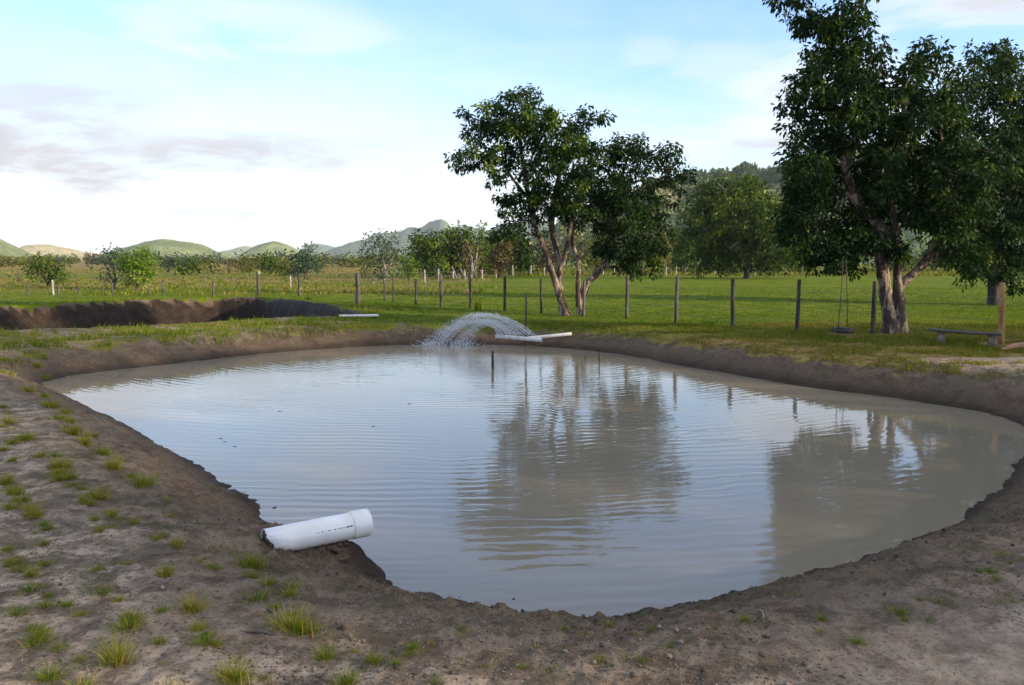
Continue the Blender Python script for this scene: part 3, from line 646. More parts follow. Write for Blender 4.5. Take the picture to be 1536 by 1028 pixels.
def tree(name, D, base_px, stems, blobs, spacing, n_per, rc, L, wr, leafm, barkm, label, cat='tree', group=None, seed=1, droop=0.7,
         depth=0.8, bright=0.1, twig=0.010, gap=0.0, flare=True, vines=0, shoots=0.0, flat=0.8, tmean=0.4):
    rg = np.random.default_rng(seed); k = D / 1280.0
    b = at(base_px[0], base_px[1], D); zg = gz(b.x, b.y)
    # clusters of leaves in the volume of the crown
    C = []; 
    for (px, py, rx, ry) in blobs:
        c = np.array(at(px, py, D)); rad = np.array([rx * k, min(rx, ry * 1.3) * k * depth * 1.25, ry * k])
        oy = rg.normal(0, 0.35) * rx * k * depth
        n = int(2.6 * rad.prod() / spacing ** 3) + 4
        p = rg.normal(size=(n, 3)); p /= np.linalg.norm(p, axis=1)[:, None]; p *= (rg.uniform(0.25, 1, n) ** 0.5)[:, None]
        C.append(c + [0, oy, 0] + p * rad)
    C = np.concatenate(C); rg.shuffle(C)
    keep = []
    for c in C:
        if all(((c - q) ** 2).sum() > (spacing * 0.72) ** 2 for q in keep[-400:]): keep.append(c)
    C = np.array(keep)
    if shoots:
        # long shoots that stick out past the crown
        S_ = []
        cen = C.mean(0)
        for c in C[rg.uniform(size=len(C)) < shoots]:
            dr = (c - cen) / (np.linalg.norm(c - cen) + 1e-6) + rg.normal(0, .3, 3); dr[2] += .15; dr /= np.linalg.norm(dr)
            L2 = rg.uniform(.5, 1.3) * spacing * 2.2
            for t in (.4, .75, 1.0): S_.append(c + dr * L2 * t)
        C = np.concatenate([C, np.array(S_)])
    if gap: C = C[rg.uniform(size=len(C)) > gap]
    C = C[C[:, 2] > zg + 0.3]
    # wood
    mb = MB(); nodes = []; nr = []
    for si, st in enumerate(stems):
        pts = [np.array(at(s[0], s[1], D)) for s in st]; dy = 0.0
        for i in range(1, len(pts)):
            dy += rg.normal(0, 0.10) * np.linalg.norm(pts[i] - pts[i - 1]); pts[i][1] += dy
        if st[0][1] >= base_px[1] - 4: pts[0][2] = zg - 0.12
        R = [s[2] * k for s in st]
        PP = catmull(pts, 5); RR = np.interp(np.linspace(0, len(R) - 1, len(PP)), np.arange(len(R)), R)
        if flare and st[0][1] >= base_px[1] - 4: RR[:4] *= np.array([1.55, 1.3, 1.12, 1.03])[:len(RR[:4])]
        mb.tube(PP, RR, 10 if R[0] > 0.08 else 7, cap=True, lump=0.07)
        h0 = int(len(PP) * 0.35); nodes += list(PP[h0:]); nr += list(RR[h0:])
    n0 = len(nodes); Nn = np.array(nodes); cost = np.zeros(n0)
    order = np.argsort([np.linalg.norm(Nn - c, axis=1).min() for c in C]); cnt = np.zeros(n0); par = -np.ones(n0, int); segs = []
    Nn = list(map(np.array, nodes)); cost = list(np.zeros(n0)); par = [-1] * n0; cnt = [0.0] * n0
    for ii in order:
        c = C[ii]; A = np.array(Nn); dd = np.linalg.norm(A - c, axis=1) + 0.25 * np.array(cost) + 0.9 * np.clip(A[:, 2] - c[2], 0, None)
        j = int(dd.argmin()); p0 = A[j]; L_ = np.linalg.norm(c - p0); m = max(1, min(5, int(L_ / (spacing * 0.8))))
        prev = j
        bend = rg.normal(0, 0.10, 3) * L_
        for q in range(1, m + 1):
            t = q / m; p = p0 + (c - p0) * t + bend * math.sin(math.pi * t) + np.array([0, 0, 0.12 * L_ * math.sin(math.pi * t)])
            Nn.append(p); cost.append(cost[prev] + L_ / m); par.append(prev); cnt.append(0.0); prev = len(Nn) - 1
        q = prev
        while q >= 0: cnt[q] += 1; q = par[q]
    for i in range(n0, len(Nn)):
        r1 = twig * cnt[i] ** 0.5; r0 = min(r1 * 1.25, (twig * cnt[par[i]] ** 0.5) if par[i] >= n0 else nr[par[i]] * 0.8 + 1e-3)
        mb.tube([Nn[par[i]], Nn[i]], [max(r0, r1), r1], 4, cap=False)
    root = empty(name, (b.x, b.y, zg)); tag(root, label, cat, group)
    adopt(mb.build('trunk', barkm), root)
    # leaves
    cz = (C[:, 2] - C[:, 2].min()) / (np.ptp(C[:, 2]) + 1e-6)
    T = np.clip(rg.normal(tmean, 0.17, len(C)), 0, 0.8); T[rg.uniform(size=len(C)) < bright] = rg.uniform(0.75, 1.0)
    V, Fq, TT = leaves(C, n_per, np.full(len(C), rc) * rg.uniform(0.7, 1.3, len(C)), L, wr, T, droop, rg, flat)
    adopt(mesh_obj('crown', V, [Fq], leafm, None, False, {'tint': TT}), root)
    return root

tree('broadleaf_tree', 20.6, (1338, 500),
     [[(1338,503,13),(1334,470,10.5),(1328,430,9),(1325,390,9),(1324,352,8.5),(1308,326,8.5),(1284,298,8),(1268,250,6),(1262,190,5),(1270,130,4),(1262,60,2.8),(1255,15,1.5)],
      [(1350,500,11),(1349,460,9),(1347,425,6.5),(1350,390,6),(1344,340,5),(1336,290,4.5),(1342,230,3.6),(1352,160,2.5),(1350,100,1.5)],
      [(1336,462,7),(1352,430,7),(1374,408,6),(1398,388,5),(1425,376,3.5),(1450,366,2)],
      [(1366,414,6),(1385,390,5),(1402,352,4),(1410,310,3),(1412,250,2.2),(1400,180,1.5)],
      [(1284,298,5),(1256,290,4),(1236,310,3),(1225,350,2)], [(1268,250,4),(1290,200,3),(1312,140,2),(1320,100,1.2)],
      [(1335,440,5),(1324,420,4.5),(1318,380,3.5),(1316,330,3)],[(1318,384,3),(1292,380,2.6),(1262,387,2)]],
     [(1200,18,34,24),(1222,48,30,22),(1270,10,40,34),(1262,62,50,36),(1240,110,52,40),(1290,100,36,34),(1212,158,38,30),(1266,158,62,42),(1196,190,28,22),(1232,222,56,36),
      (1300,200,62,52),(1345,160,42,48),(1206,262,36,34),(1262,286,58,44),(1222,330,46,42),(1230,382,38,28),(1276,384,34,26),(1290,345,42,34),(1384,110,32,44),(1392,76,24,16),(1396,186,50,60),
      (1360,250,58,50),(1408,280,48,60),(1438,130,16,34),(1430,220,36,46),(1340,300,50,36),(1395,345,50,28),(1440,372,26,18)],
     0.34, 78, 0.27, 0.145, 0.42, M['leaf'], M['bark'], 'tall dark leafy tree with several stems behind the swing', seed=11, droop=0.75, bright=0.06, depth=0.9, shoots=0.07, gap=0.0, tmean=0.33)
tree('broadleaf_tree', 34.0, (1494, 448),
     [[(1494,450,9),(1490,410,8),(1484,360,6),(1470,300,4.5),(1460,230,3),(1450,160,1.5)],[(1496,430,6),(1508,370,5),(1516,300,3.6),(1510,210,2.5),(1500,120,1.2)],[(1484,360,3.5),(1440,330,2.5),(1420,300,1.5)]],
     [(1490,82,22,24),(1500,112,32,26),(1530,100,28,38),(1462,150,26,30),(1442,190,34,34),(1500,180,48,44),(1470,240,50,44),(1530,240,44,60),(1445,300,44,44),(1450,250,34,34),(1440,160,26,26),(1420,330,30,30),(1500,320,54,50),(1450,368,44,32),(1490,398,52,26),(1540,370,46,50),
      (1590,180,60,70),(1600,300,60,80)],
     0.43, 48, 0.36, 0.2, 0.42, M['leaf'], M['bark_dark'], 'dark tree at the right edge rising behind the bench and the orange post', seed=12, droop=0.75, bright=0.05, twig=0.013, shoots=0.08)
tree('broadleaf_tree', 27.0, (846, 475),
     [[(850,477,7),(842,450,6.5),(834,425,5.5),(824,395,4.2),(812,362,3.6),(801,332,3.8),(794,300,4),(786,255,3.2),(780,205,2.5),(784,160,1.5)],
      [(840,446,5),(840,410,4.5),(834,372,4),(828,335,5),(832,300,4),(842,250,3.2),(850,205,2.2),(856,175,1.4)],
      [(838,412,4),(848,380,3.4),(858,330,3),(872,275,2.5),(880,220,1.6)],[(794,300,2.8),(770,270,2.2),(745,235,1.6),(720,212,1)]],
     [(776,152,34,26),(800,184,40,30),(770,200,40,34),(708,200,22,16),(726,228,32,20),(742,196,26,16),(748,250,30,26),(800,236,44,36),(838,210,40,34),(876,190,24,30),(868,232,36,30),
      (838,262,44,34),(796,286,40,30),(770,312,26,28),(770,350,17,18),(842,306,38,28),(800,330,20,20),(886,262,26,26)],
     0.35, 74, 0.24, 0.14, 0.42, M['leaf'], M['bark'], 'left twin tree behind the water spray, with a pale trunk leaning left', seed=13, bright=0.13, depth=0.8, tmean=0.36, shoots=0.14, gap=0.03, group='twin trees behind the spray')
tree('broadleaf_tree', 27.6, (872, 472),
     [[(870,475,5.6),(873,450,5.2),(879,428,4.8),(895,412,4.8),(910,392,4),(918,370,3.2),(922,330,3.2),(932,280,2.6),(945,230,1.6),(950,208,1)],
      [(868,460,4.4),(866,425,3.6),(867,395,3),(858,365,3.2),(856,335,2.2)],[(922,330,2.4),(950,300,2),(985,280,1.4),(1015,270,.9)]],
     [(950,208,20,18),(944,236,34,22),(980,232,22,22),(920,262,26,24),(968,262,40,26),(1012,270,26,16),(1034,262,12,8),(925,288,38,30),(978,300,36,30),(896,296,26,26),(940,330,36,28),(962,362,28,26),(905,330,22,22),(925,372,20,16),(936,388,28,16),(965,345,34,28),(950,372,32,20),(905,345,24,22)],
     0.35, 70, 0.24, 0.14, 0.42, M['leaf'], M['bark'], 'right twin tree behind the water spray, forking low with a bare pale limb', seed=14, bright=0.05, depth=0.8, shoots=0.14, gap=0.03, tmean=0.3, group='twin trees behind the spray')
tree('shrub', 31, (872, 462), [[(872,462,2),(870,430,1.6),(866,400,1.2)],[(872,462,1.4),(884,430,1),(892,400,.8)]],
     [(866,376,26,16),(890,380,26,14),(880,398,30,14),(850,352,14,20)], 0.42, 34, 0.28, 0.17, 0.4, M['leaf_olive'], M['bark_dark'],
     'yellow green bush seen between the trunks of the twin trees', 'bush', seed=15, bright=0.3)
# the big round tree in the pasture
tree('round_tree', 80.0, (1120, 417), [[(1120,419,4),(1120,400,4),(1118,375,4),(1112,340,3),(1108,300,2)],[(1119,398,3),(1140,370,2.2),(1160,340,1.4)],[(1119,398,3),(1090,370,2.2),(1060,345,1.4)]],
     [(1104,284,44,20),(1070,300,38,24),(1140,300,36,24),(1046,330,34,30),(1110,325,60,34),(1172,334,28,34),(1034,362,26,24),(1080,366,46,26),(1150,366,42,30),(1188,368,17,24),(1120,388,66,17),(1056,392,40,14),(1176,394,26,13),(1080,400,30,9),(1150,400,30,9)],
     0.85, 80, 0.75, 0.36, 0.42, M['leaf_mid'], M['bark_dark'], 'large round dense tree standing alone in the pasture', seed=16, bright=0.12, twig=0.022, droop=0.5)

# trees and bushes farther off: px, base py, distance, half width, top py, leaf, bark, label, gap, category
far = [
 (72,430,56,30,386,'leaf_mid','bark_dark','low spreading dark tree at the left edge of the plain',0.25,'tree'),
 (28,422,66,20,396,'leaf_olive','bark_dark','thin scrubby bush left of the low spreading tree',0.4,'bush'),
 (172,436,52,30,368,'leaf_blue','bark_dark','blue green loose tree whose crown sticks out left of the bright one',0.35,'tree'),
 (206,436,50,28,374,'leaf_bright','bark_dark','bright yellow green tree with a short trunk on the left plain',0.05,'tree'),
 (288,412,98,20,385,'leaf_mid','bark_dark','round dark bush in front of the rounded left hill',0.05,'bush'),
 (252,408,120,18,378,'leaf_blue','bark_dark','ragged blue green bush just right of the bright tree',0.25,'bush'),
 (320,410,110,13,384,'leaf_olive','bark_dark','narrow olive bush right of the round dark one',0.2,'bush'),
 (344,410,112,15,382,'leaf_brown','bark_dark','brownish open bush left of the post with a white top',0.3,'bush'),
 (374,409,120,18,384,'leaf_olive','bark_dark','olive bush behind the post with a white top',0.2,'bush'),
 (404,410,105,12,381,'leaf_mid','bark_dark','small dark bush right of the post with a white top',0.1,'bush'),
 (430,416,92,18,382,'leaf_olive','bark_dark','olive bush touching the loose blue green tree',0.2,'bush'),
 (458,420,76,27,368,'leaf_blue','bark_dark','loose blue green tree with sparse top below the far hills',0.28,'tree'),
 (576,428,62,38,342,'leaf_blue','bark_pale','sparse see through tree with grey branches left of the dark grove',0.45,'tree'),
 (548,420,80,13,378,'leaf_olive','bark_dark','small thin bush under the left side of the sparse tree',0.3,'bush'),
 (612,422,72,15,384,'leaf_bright','bark_dark','small bright bush under the right side of the sparse tree',0.25,'bush'),
 (645,416,84,28,343,'leaf_mid','bark_dark','left most tree of the dark grove behind the fence',0.08,'tree'),
 (684,416,86,30,341,'leaf_mid','bark_pale','broad dark tree in the middle of the grove with pale stems',0.05,'tree'),
 (706,418,80,20,360,'leaf_brown','bark_pale','brown leaved tree with a forked white trunk in the grove',0.3,'tree'),
 (720,412,96,12,334,'leaf_bright','bark_dark','thin tree poking above the grove like a tuft',0.1,'tree'),
 (748,416,84,26,348,'leaf_brown','bark_dark','reddish brown tree at the right end of the grove',0.15,'tree'),
 (655,420,78,16,388,'leaf_mid','bark_dark','low dark shrub at the foot of the grove',0.05,'bush'),
 (630,414,96,20,352,'leaf_mid','bark_dark','dark tree filling the left rear of the grove',0.0,'tree'),
 (668,413,100,26,348,'leaf_mid','bark_dark','dark tree filling the middle rear of the grove',0.0,'tree'),
 (735,413,102,22,356,'leaf_mid','bark_dark','dark tree behind the brown leaved one in the grove',0.0,'tree'),
 (764,413,104,22,360,'leaf_brown','bark_dark','dull brown tree filling the gap beside the leaning pale trunk',0.0,'tree'),
 (780,414,96,24,352,'leaf_mid','bark_dark','dark tree seen left of the leaning pale trunk',0.08,'tree'),
 (822,413,100,24,362,'leaf_brown','bark_dark','brownish tree seen behind the trunks of the twin trees',0.12,'tree'),
 (905,412,104,26,350,'leaf_mid','bark_dark','dark tree behind the right twin tree',0.1,'tree'),
 (945,412,104,22,372,'leaf_brown','bark_dark','low brown bush behind the back fence under the right twin tree',0.15,'bush'),
 (985,412,106,22,345,'leaf_olive','bark_dark','yellowish tree left of the large round tree',0.12,'tree'),
 (1022,412,108,24,350,'leaf_mid','bark_dark','dark tree touching the left side of the large round tree',0.05,'tree'),
 (1075,411,112,34,352,'leaf_mid','bark_dark','dark thicket tree directly behind the left half of the large round tree',0.03,'tree'),
 (1150,411,112,34,352,'leaf_mid','bark_dark','dark thicket tree directly behind the right half of the large round tree',0.03,'tree'),
 (1200,411,108,26,338,'leaf_bright','bark_dark','lighter green tree between the large round tree and the tall dark one',0.1,'tree'),
 (1258,411,112,34,346,'leaf_mid','bark_dark','dark tree seen under the left side of the tall dark tree',0.05,'tree'),
 (1330,411,112,40,350,'leaf_mid','bark_dark','dark tree seen behind the stems of the tall dark tree',0.05,'tree'),
 (1400,409,120,34,366,'leaf_olive','bark_dark','olive tree seen right of the many stemmed trunk',0.1,'tree'),
 (1458,408,120,30,380,'leaf_olive','bark_dark','yellowish bush far behind the bench',0.1,'bush'),
 (1520,408,120,34,370,'leaf_mid','bark_dark','dark bush far behind the orange post',0.1,'bush'),
]
for i, (px, by, D, hw, top, lf, bk, lab, gap, cat) in enumerate(far):
    rg = random.Random(100 + i); Hh = by - top; cx = px; bl = []
    cy0 = top + Hh * 0.12; low = by - Hh * ((0.17 if px < 760 else 0.06) if cat == 'tree' else 0.08)
    for q in range(7):
        t = (q + 0.5) / 7; yy = cy0 + (low - cy0) * t; ww = hw * (0.45 + 0.6 * math.sin(math.pi * (0.15 + 0.75 * t)))
        bl.append((cx + rg.uniform(-1, 1) * hw * 0.35, yy, ww * rg.uniform(0.6, 0.85), Hh * rg.uniform(0.14, 0.2)))
        if q % 2: bl.append((cx + rg.choice((-1, 1)) * ww * 0.6, yy + rg.uniform(-3, 3), ww * 0.4, Hh * 0.12))
    tw = 2.4 if cat == 'tree' else 1.0
    stems = [[(px, by + 1, tw), (px + rg.uniform(-2, 2), by - Hh * .3, tw * .75), (px + rg.uniform(-4, 4), by - Hh * .6, tw * .45), (px + rg.uniform(-5, 5), top + Hh * .15, tw * .25)]]
    for s_ in (-1, 1): stems.append([(px, by - Hh * .12, tw * .6), (px + s_ * hw * .25, by - Hh * .4, tw * .45), (px + s_ * hw * .5, by - Hh * .65, tw * .25)])
    sc = D / 80.0
    tree('distant_tree' if cat == 'tree' else 'bush', D, (px, by), stems, bl, 0.6 * sc, (40 if gap < .3 else 15), 0.62 * sc, 0.32 * sc, 0.45, M[lf], M[bk], lab, cat, seed=200 + i,
         gap=gap, bright=0.06, droop=0.35, twig=0.012 * sc, flare=False, tmean=(0.34 if px > 600 else 0.45))
# scrub of the plain: single small bushes, one colour each
scrub_lab = 'small scrubby bush on the plain in front of the far hills'
protos = []
for j in range(5):
    rg = np.random.default_rng(300 + j); n = 16
    C = rg.normal(size=(n, 3)) * [1.1, 1.1, 0.45] + [0, 0, 1.0]; C[:, 2] = np.clip(C[:, 2], 0.3, None)
    V, Fq, TT = leaves(C, 26, 0.75, 0.55, 0.45, np.clip(rg.normal(0.4, 0.15, n), 0, 1), 0.2, rg, 0.8)
    o = mesh_obj('bush', V, [Fq], M[('leaf_olive', 'leaf_mid', 'leaf_brown', 'leaf_blue', 'leaf_olive')[j]], None, False, {'tint': TT}); protos.append(o.data); bpy.data.objects.remove(o)
rg = random.Random(5)
for i in range(95):
    Y = rg.uniform(150, 420); px = rg.uniform(-20, 780) if i < 80 else rg.uniform(1380, 1560)
    x = (px - 768) / 1280 * Y; o = bpy.data.objects.new('bush', protos[i % 5]); COL.objects.link(o)
    s = rg.uniform(0.8, 1.35) * (0.7 + Y / 330); o.location = (x, Y, gz(x, Y) - 0.2); o.scale = (s * 1.2, s, s * rg.uniform(0.7, 1.05)); o.rotation_euler.z = rg.uniform(0, 6.28)
    tag(o, scrub_lab, 'bush', 'scrub bushes scattered over the plain')
# trees standing just right of the photographer: they shade the near bank and the water
for i, (x, y, h) in enumerate([(15.5, 3.5, 9.0), (17.5, -2.0, 9.5), (17.0, 8.5, 9.0), (23, 13, 9.5)]):
    rg = np.random.default_rng(400 + i); C = []
    for q in range(9):
        c = np.array([x + rg.normal() * 1.9, y + rg.normal() * 1.9, h * rg.uniform(0.35, 0.8)])
        p = rg.normal(size=(26, 3)); p /= np.linalg.norm(p, axis=1)[:, None]; C.append(c + p * 1.5 * (rg.uniform(0.2, 1, 26) ** .5)[:, None])
    C = np.concatenate(C); V, Fq, TT = leaves(C, 34, 0.42, 0.26, 0.42, np.clip(rg.normal(0.4, 0.15, len(C)), 0, 1), 0.6, rg)
    root = empty('broadleaf_tree', (x, y, gz(x, y))); tag(root, 'leafy tree standing out of frame to the right of the pond', 'tree', 'trees beyond the right edge')
    adopt(mesh_obj('crown', V, [Fq], M['leaf'], None, False, {'tint': TT}), root)
    mb = MB()
    mb.tube(catmull([(x, y, -0.1), (x + .1, y, h * .25), (x - .2, y + .2, h * .5), (x, y, h * .8)], 4), np.linspace(0.28, 0.05, 13), 9, lump=0.06)
    for q in range(0, len(C), 9):
        z0 = max(1.6, C[q][2] * .55); mb.tube(catmull([(x, y, z0), (x + (C[q][0] - x) * .5, y + (C[q][1] - y) * .5, z0 + (C[q][2] - z0) * .6), C[q]], 3), np.linspace(0.06, 0.012, 7), 4, cap=False)
    adopt(mb.build('trunk', M['bark']), root)

# ------------------------------------------------------------------ hills
def mat_hill(name, c1, c2, c3, s=0.02):
    m, nt, b = material(name); p = pos(nt)
    n = noise(nt, p, s, 6, 0.65); n2 = noise(nt, p, s * 9, 5, 0.7)
    c = mixc(nt, ramp(nt, n, 0.44, 0.56), c1, c2); c = mixc(nt, ramp(nt, n2, 0.48, 0.58, 0, 0.85), c, c3)
    nt.links.new(c, b.inputs['Base Color']); b.inputs['Roughness'].default_value = 1.0; b.inputs['Specular IOR Level'].default_value = 0.05
    bump(nt, b, n2, 0.25 / s * 0.5); return m
def hill(name, prof, D, depth, mat, seed, rough=0.03):
    px = np.array([p[0] for p in prof], float); hy = np.array([p[1] for p in prof], float)
    xs = np.linspace(px[0], px[-1], max(60, int((px[-1] - px[0]) / 2)))
    # rounded interpolation of the ridge
    hh = np.interp(xs, px, hy); ker = np.hanning(9); ker /= ker.sum(); hh = np.convolve(np.pad(hh, 4, mode='edge'), ker, 'valid')
    hh = hh - (fbm(xs, xs * 0, 0.06, 4, seed + 50) - 0.5) * 0.22 * (391 - hh)
    H = np.clip((391 - hh) / 1280 * D, 0, None); H[0] = H[-1] = -4
    X0 = (xs - 768) / 1280 * D; m = 34; ts = np.linspace(-1, 1.0, m); rows = []
    for t in ts:
        y = D + t * depth; prf = np.cos(t * np.pi / 2) ** (1.15) if abs(t) < 1 else 0
        x = X0 * (1 + t * depth / D * 0.5)
        n = (fbm(x, np.full_like(x, y), 5.0 / D * 4, 5, seed) - 0.5)
        z = H * prf * (1 + n * 0.55 * abs(math.sin(t * math.pi))) + n * H.max() * 0.30 * (1 - prf) * prf + (fbm(x, np.full_like(x, y), 60.0 / D, 3, seed + 9) - .5) * H.max() * rough
        z = z - (1 - prf) * 4 + 0.0
        rows.append(np.stack([x, np.full_like(x, y) + (fbm(x, x * 0, 8.0 / D, 2, seed + 5) - .5) * depth * .2, z], 1))
    V = np.concatenate(rows); nx = len(xs)
    i = np.arange(m - 1)[:, None] * nx; j = np.arange(nx - 1)[None]
    Fq = np.stack([i + j, i + j + 1, i + j + 1 + nx, i + j + nx], -1).reshape(-1, 4)
    o = mesh_obj(name, V, [Fq], mat, None, True); tag(o, kind='structure')
    if o.data.polygons[len(o.data.polygons) // 2].normal.z < 0: o.data.flip_normals()
    return V.reshape(m, nx, 3)
MG = mat_hill('hill_green', (0.17, 0.21, 0.06), (0.27, 0.29, 0.10), (0.09, 0.13, 0.04), 0.012)
MT = mat_hill('hill_tan', (0.55, 0.44, 0.20), (0.62, 0.50, 0.25), (0.20, 0.22, 0.08), 0.008)
MF = mat_hill('hill_forest', (0.10, 0.145, 0.075), (0.15, 0.19, 0.09), (0.055, 0.085, 0.05), 0.01)
hill('hills', [(-160,392),(-110,372),(-60,352),(-20,346),(0,354),(20,370),(40,383),(60,392)], 1500, 260, MG, 1)
hill('hills', [(20,392),(36,372),(60,368),(80,369),(110,375),(140,381),(170,388),(190,392)], 2100, 300, MT, 2)
hill('hills', [(140,392),(175,384),(200,370),(230,361),(260,359),(290,364),(315,375),(340,385),(362,392)], 1600, 260, MG, 3)
hill('hills', [(310,392),(330,380),(355,376),(380,370),(400,376),(440,380),(460,392)], 4200, 500, MG, 4)
hill('hills', [(355,392),(372,380),(390,368),(412,361),(430,366),(445,374),(462,384),(475,392)], 1900, 250, MG, 5)
hill('hills', [(440,392),(460,370),(480,365),(500,370),(520,380),(540,390)], 4600, 500, MF, 6)
hill('hills', [(455,392),(490,380),(530,362),(570,352),(610,347),(640,342),(652,332),(664,332),(676,340),(700,343),(716,341),(735,345),(745,341),(765,337),(800,332),(850,340),(900,350),(960,392)], 3200, 700, MF, 7)
VV = hill('hills', [(720,392),(780,378),(830,352),(880,326),(930,303),(980,286),(1040,272),(1100,266),(1150,262),(1200,252),(1260,240),(1330,232),(1400,238),(1470,240),(1560,262),(1640,300),(1720,392)], 620, 200, MF, 8, 0.05)
# forest that clothes the near right hill
def hill_forest():
    rg = np.random.default_rng(77); m, nx, _ = VV.shape; n = 5200
    ti = rg.uniform(4, m * 0.54, n); xi = rg.uniform(0, nx - 1.001, n); a = ti.astype(int); b = xi.astype(int)
    C = VV[a, b] + (VV[a, b + 1] - VV[a, b]) * (xi - b)[:, None] + (VV[np.minimum(a + 1, m - 1), b] - VV[a, b]) * (ti - a)[:, None]
    C = C + [0, 0, 2.6]; r = rg.uniform(2.0, 4.8, n)
    T = np.clip(0.5 + 1.6 * (fbm(C[:, 0], C[:, 2] * 2, 0.03, 3, 7) - 0.5) + rg.normal(0, 0.16, n), 0, 1)
    V, Fq, TT = leaves(C, 22, r, 2.3, 0.7, T, 0.1, rg, 0.85)
    mt = mat_tint('forest_leaf', [(0, (0.05, 0.08, 0.04)), (0.5, (0.11, 0.145, 0.06)), (1, (0.32, 0.30, 0.14))], 0.7, 0.15)
    tag(mesh_obj('hill_forest', V, [Fq], mt, None, False, {'tint': TT}), 'hazy forest covering the hill behind the round tree', 'forest', kind='stuff')
hill_forest()

# ------------------------------------------------------------------ fences
def post_mb(p, h, r, lean=(0, 0), sides=8, sq=False):
    mb = MB(); t = Vector((p.x + lean[0], p.y + lean[1], p.z + h)); b0 = Vector((p.x, p.y, p.z - 0.1)); mid = b0.lerp(t, 0.5) + Vector((random.uniform(-.01, .01), 0, 0))
    mb.tube([b0, b0.lerp(t, .25), mid, b0.lerp(t, .8), t - (t - b0) * 0.012, t], [r * 1.08, r * 1.03, r, r * .97, r * .93, r * .6], sides, lump=0.05); return mb
def fence(label, posts, wires, name='wire_fence', cat='fence', wire_r=0.003):
    root = empty(name, posts[0][0]); tag(root, label, cat); P = []
    for p, h, r, mat, lab in posts:
        ln = (random.uniform(-.03, .03) * h, random.uniform(-.02, .02) * h)
        o = adopt(post_mb(p, h, r, ln).build('post', mat), root)
        if lab: o['label'] = lab
        P.append((p, h))
    for z in wires:
        mb = MB()
        for (a, ha), (b, hb) in zip(P[:-1], P[1:]):
            A = Vector((a.x, a.y, a.z + z)); B = Vector((b.x, b.y, b.z + z)); mid = (A + B) / 2 - Vector((0, 0, 0.015)); mb.tube([A, mid, B], wire_r, 4, cap=False)
        adopt(mb.build('wire', M['wire']), root)
def gp(px, py):
    p = on(px, py, 0); p.z = gz(p.x, p.y); return p
front = []
for px, by, top, w, mt, lab in [(537,457,410,8,'post','thick grey corner post'),(590,454,417,3,'post',None),(624,457,418,4,'post',None),(662,461,411,5,'post',None),(706,463,413,5,'post',None),(757,466,415,5,'post_dark',None),(812,470,418,4,'post_dark',None),
   (875,474,420,5,'post',None),(940,477,414,6,'post',None),(1014,484,414,6.5,'post',None),(1099,488,417,7,'post',None),(1195,494,418,7,'post','grey post'),(1309,501,422,8,'post_dark','dark round post beside the swing'),(1502,517,425,10,'post_orange','orange brown peeled post')]:
    p = gp(px, by); front.append((p, (by - top) / 1280 * p.y * 1.01, w / 2.35 / 1280 * p.y, M[mt], lab))
fence('wire fence of grey and dark posts running behind the twin trees to the orange post', front, (0.25, 0.5, 0.75, 0.98))
left = []
for px, by, top, w, mt, lab in [(42,443,422,3,'post',None),(80,443,420,3.5,'post_pale','white post'),(88,443,424,2.5,'post',None),(118,441,428,2,'post',None),(155,441,425,2,'post',None),(169,443,424,3,'post',None),(223,441,428,2,'post',None),(245,442,420,3,'post',None),
   (320,446,421,2.5,'post',None),(388,445,408,4.5,'post','thick post with a white top'),(449,446,412,4,'post',None),(537,457,440,1,'post',None)]:
    if px == 537: continue
    p = gp(px, by); left.append((p, (by - top) / 1280 * p.y, w / 2 / 1280 * p.y, M[mt], lab))
fence('thin wire fence of uneven posts crossing the plain behind the dark pit', left, (0.3, 0.6, 0.9), wire_r=0.0025)
o = MB(); p = at(388, 408, left[9][0].y); o.tube([p + Vector((0, 0, -.12)), p + Vector((0, 0, .02))], [0.075, 0.07], 10); tag(o.build('bucket_cap', M['post_pale']), 'white cap on top of the thick post in the left fence', 'cap')
back = []
for px in (744,770,796,817,874,888,904,923,934,945,957,971,985,1000,1013,1028,1044,1058,1072,1084,1096,1133,1160,1200,1230):
    p = gp(px + random.uniform(-1.5, 1.5), 414); back.append((p, 15 / 1280 * p.y * random.uniform(.85, 1.1), 1.6 / 2 / 1280 * p.y * random.uniform(.8, 1.2), M['post_pale'] if random.random() < .7 else M['post'], None))
fence('row of thin pale posts at the far end of the pasture below the dark trees', back, (0.4, 0.8), wire_r=0.008)
mid = []
for px, by, top in [(436,431,414),(560,426,410),(637,425,405),(658,423,404),(680,420,407),(697,419,406),(723,419,405),(744,417,404)]:
    p = gp(px, by); mid.append((p, (by - top) / 1280 * p.y, 2.6 / 2 / 1280 * p.y, M['post_pale'], None))
fence('pale posts in front of the dark grove left of the twin trees', mid, (0.4, 0.8), wire_r=0.006)
def stake(px, by, top, w, mt, lab, name='stake', lean=0.0, cat='stake', z=None, g=None):
    p = on(px, by, z) if z is not None else gp(px, by); h = (by - top) / 1280 * p.y * 1.01
    if z is not None: p.z = z - 0.25; h += 0.25
    o = post_mb(p, h, w / 2 / 1280 * p.y, (lean * h, 0)).build(name, M[mt], None); tag(o, lab, cat, g)
stake(534,457,437,3.5,'post_pale','short pale yellow stake beside the thick corner post')
stake(577,452,424,2.5,'stick','thin dark green rod standing in the grass right of the corner post')
stake(789,520,440,3,'post_dark','thin tall pole standing beside the crossed white pipes', z=WZ)
stake(739,553,526,4.2,'stick','short black stick standing in the middle of the pond', z=WZ)
stake(899,545,527,2.5,'stick','thin dark stick in the water by the right bank', z=WZ)
stake(872,540,533,2.5,'twig','stub of a stick barely above the water by the right bank', z=WZ, lean=0.3)

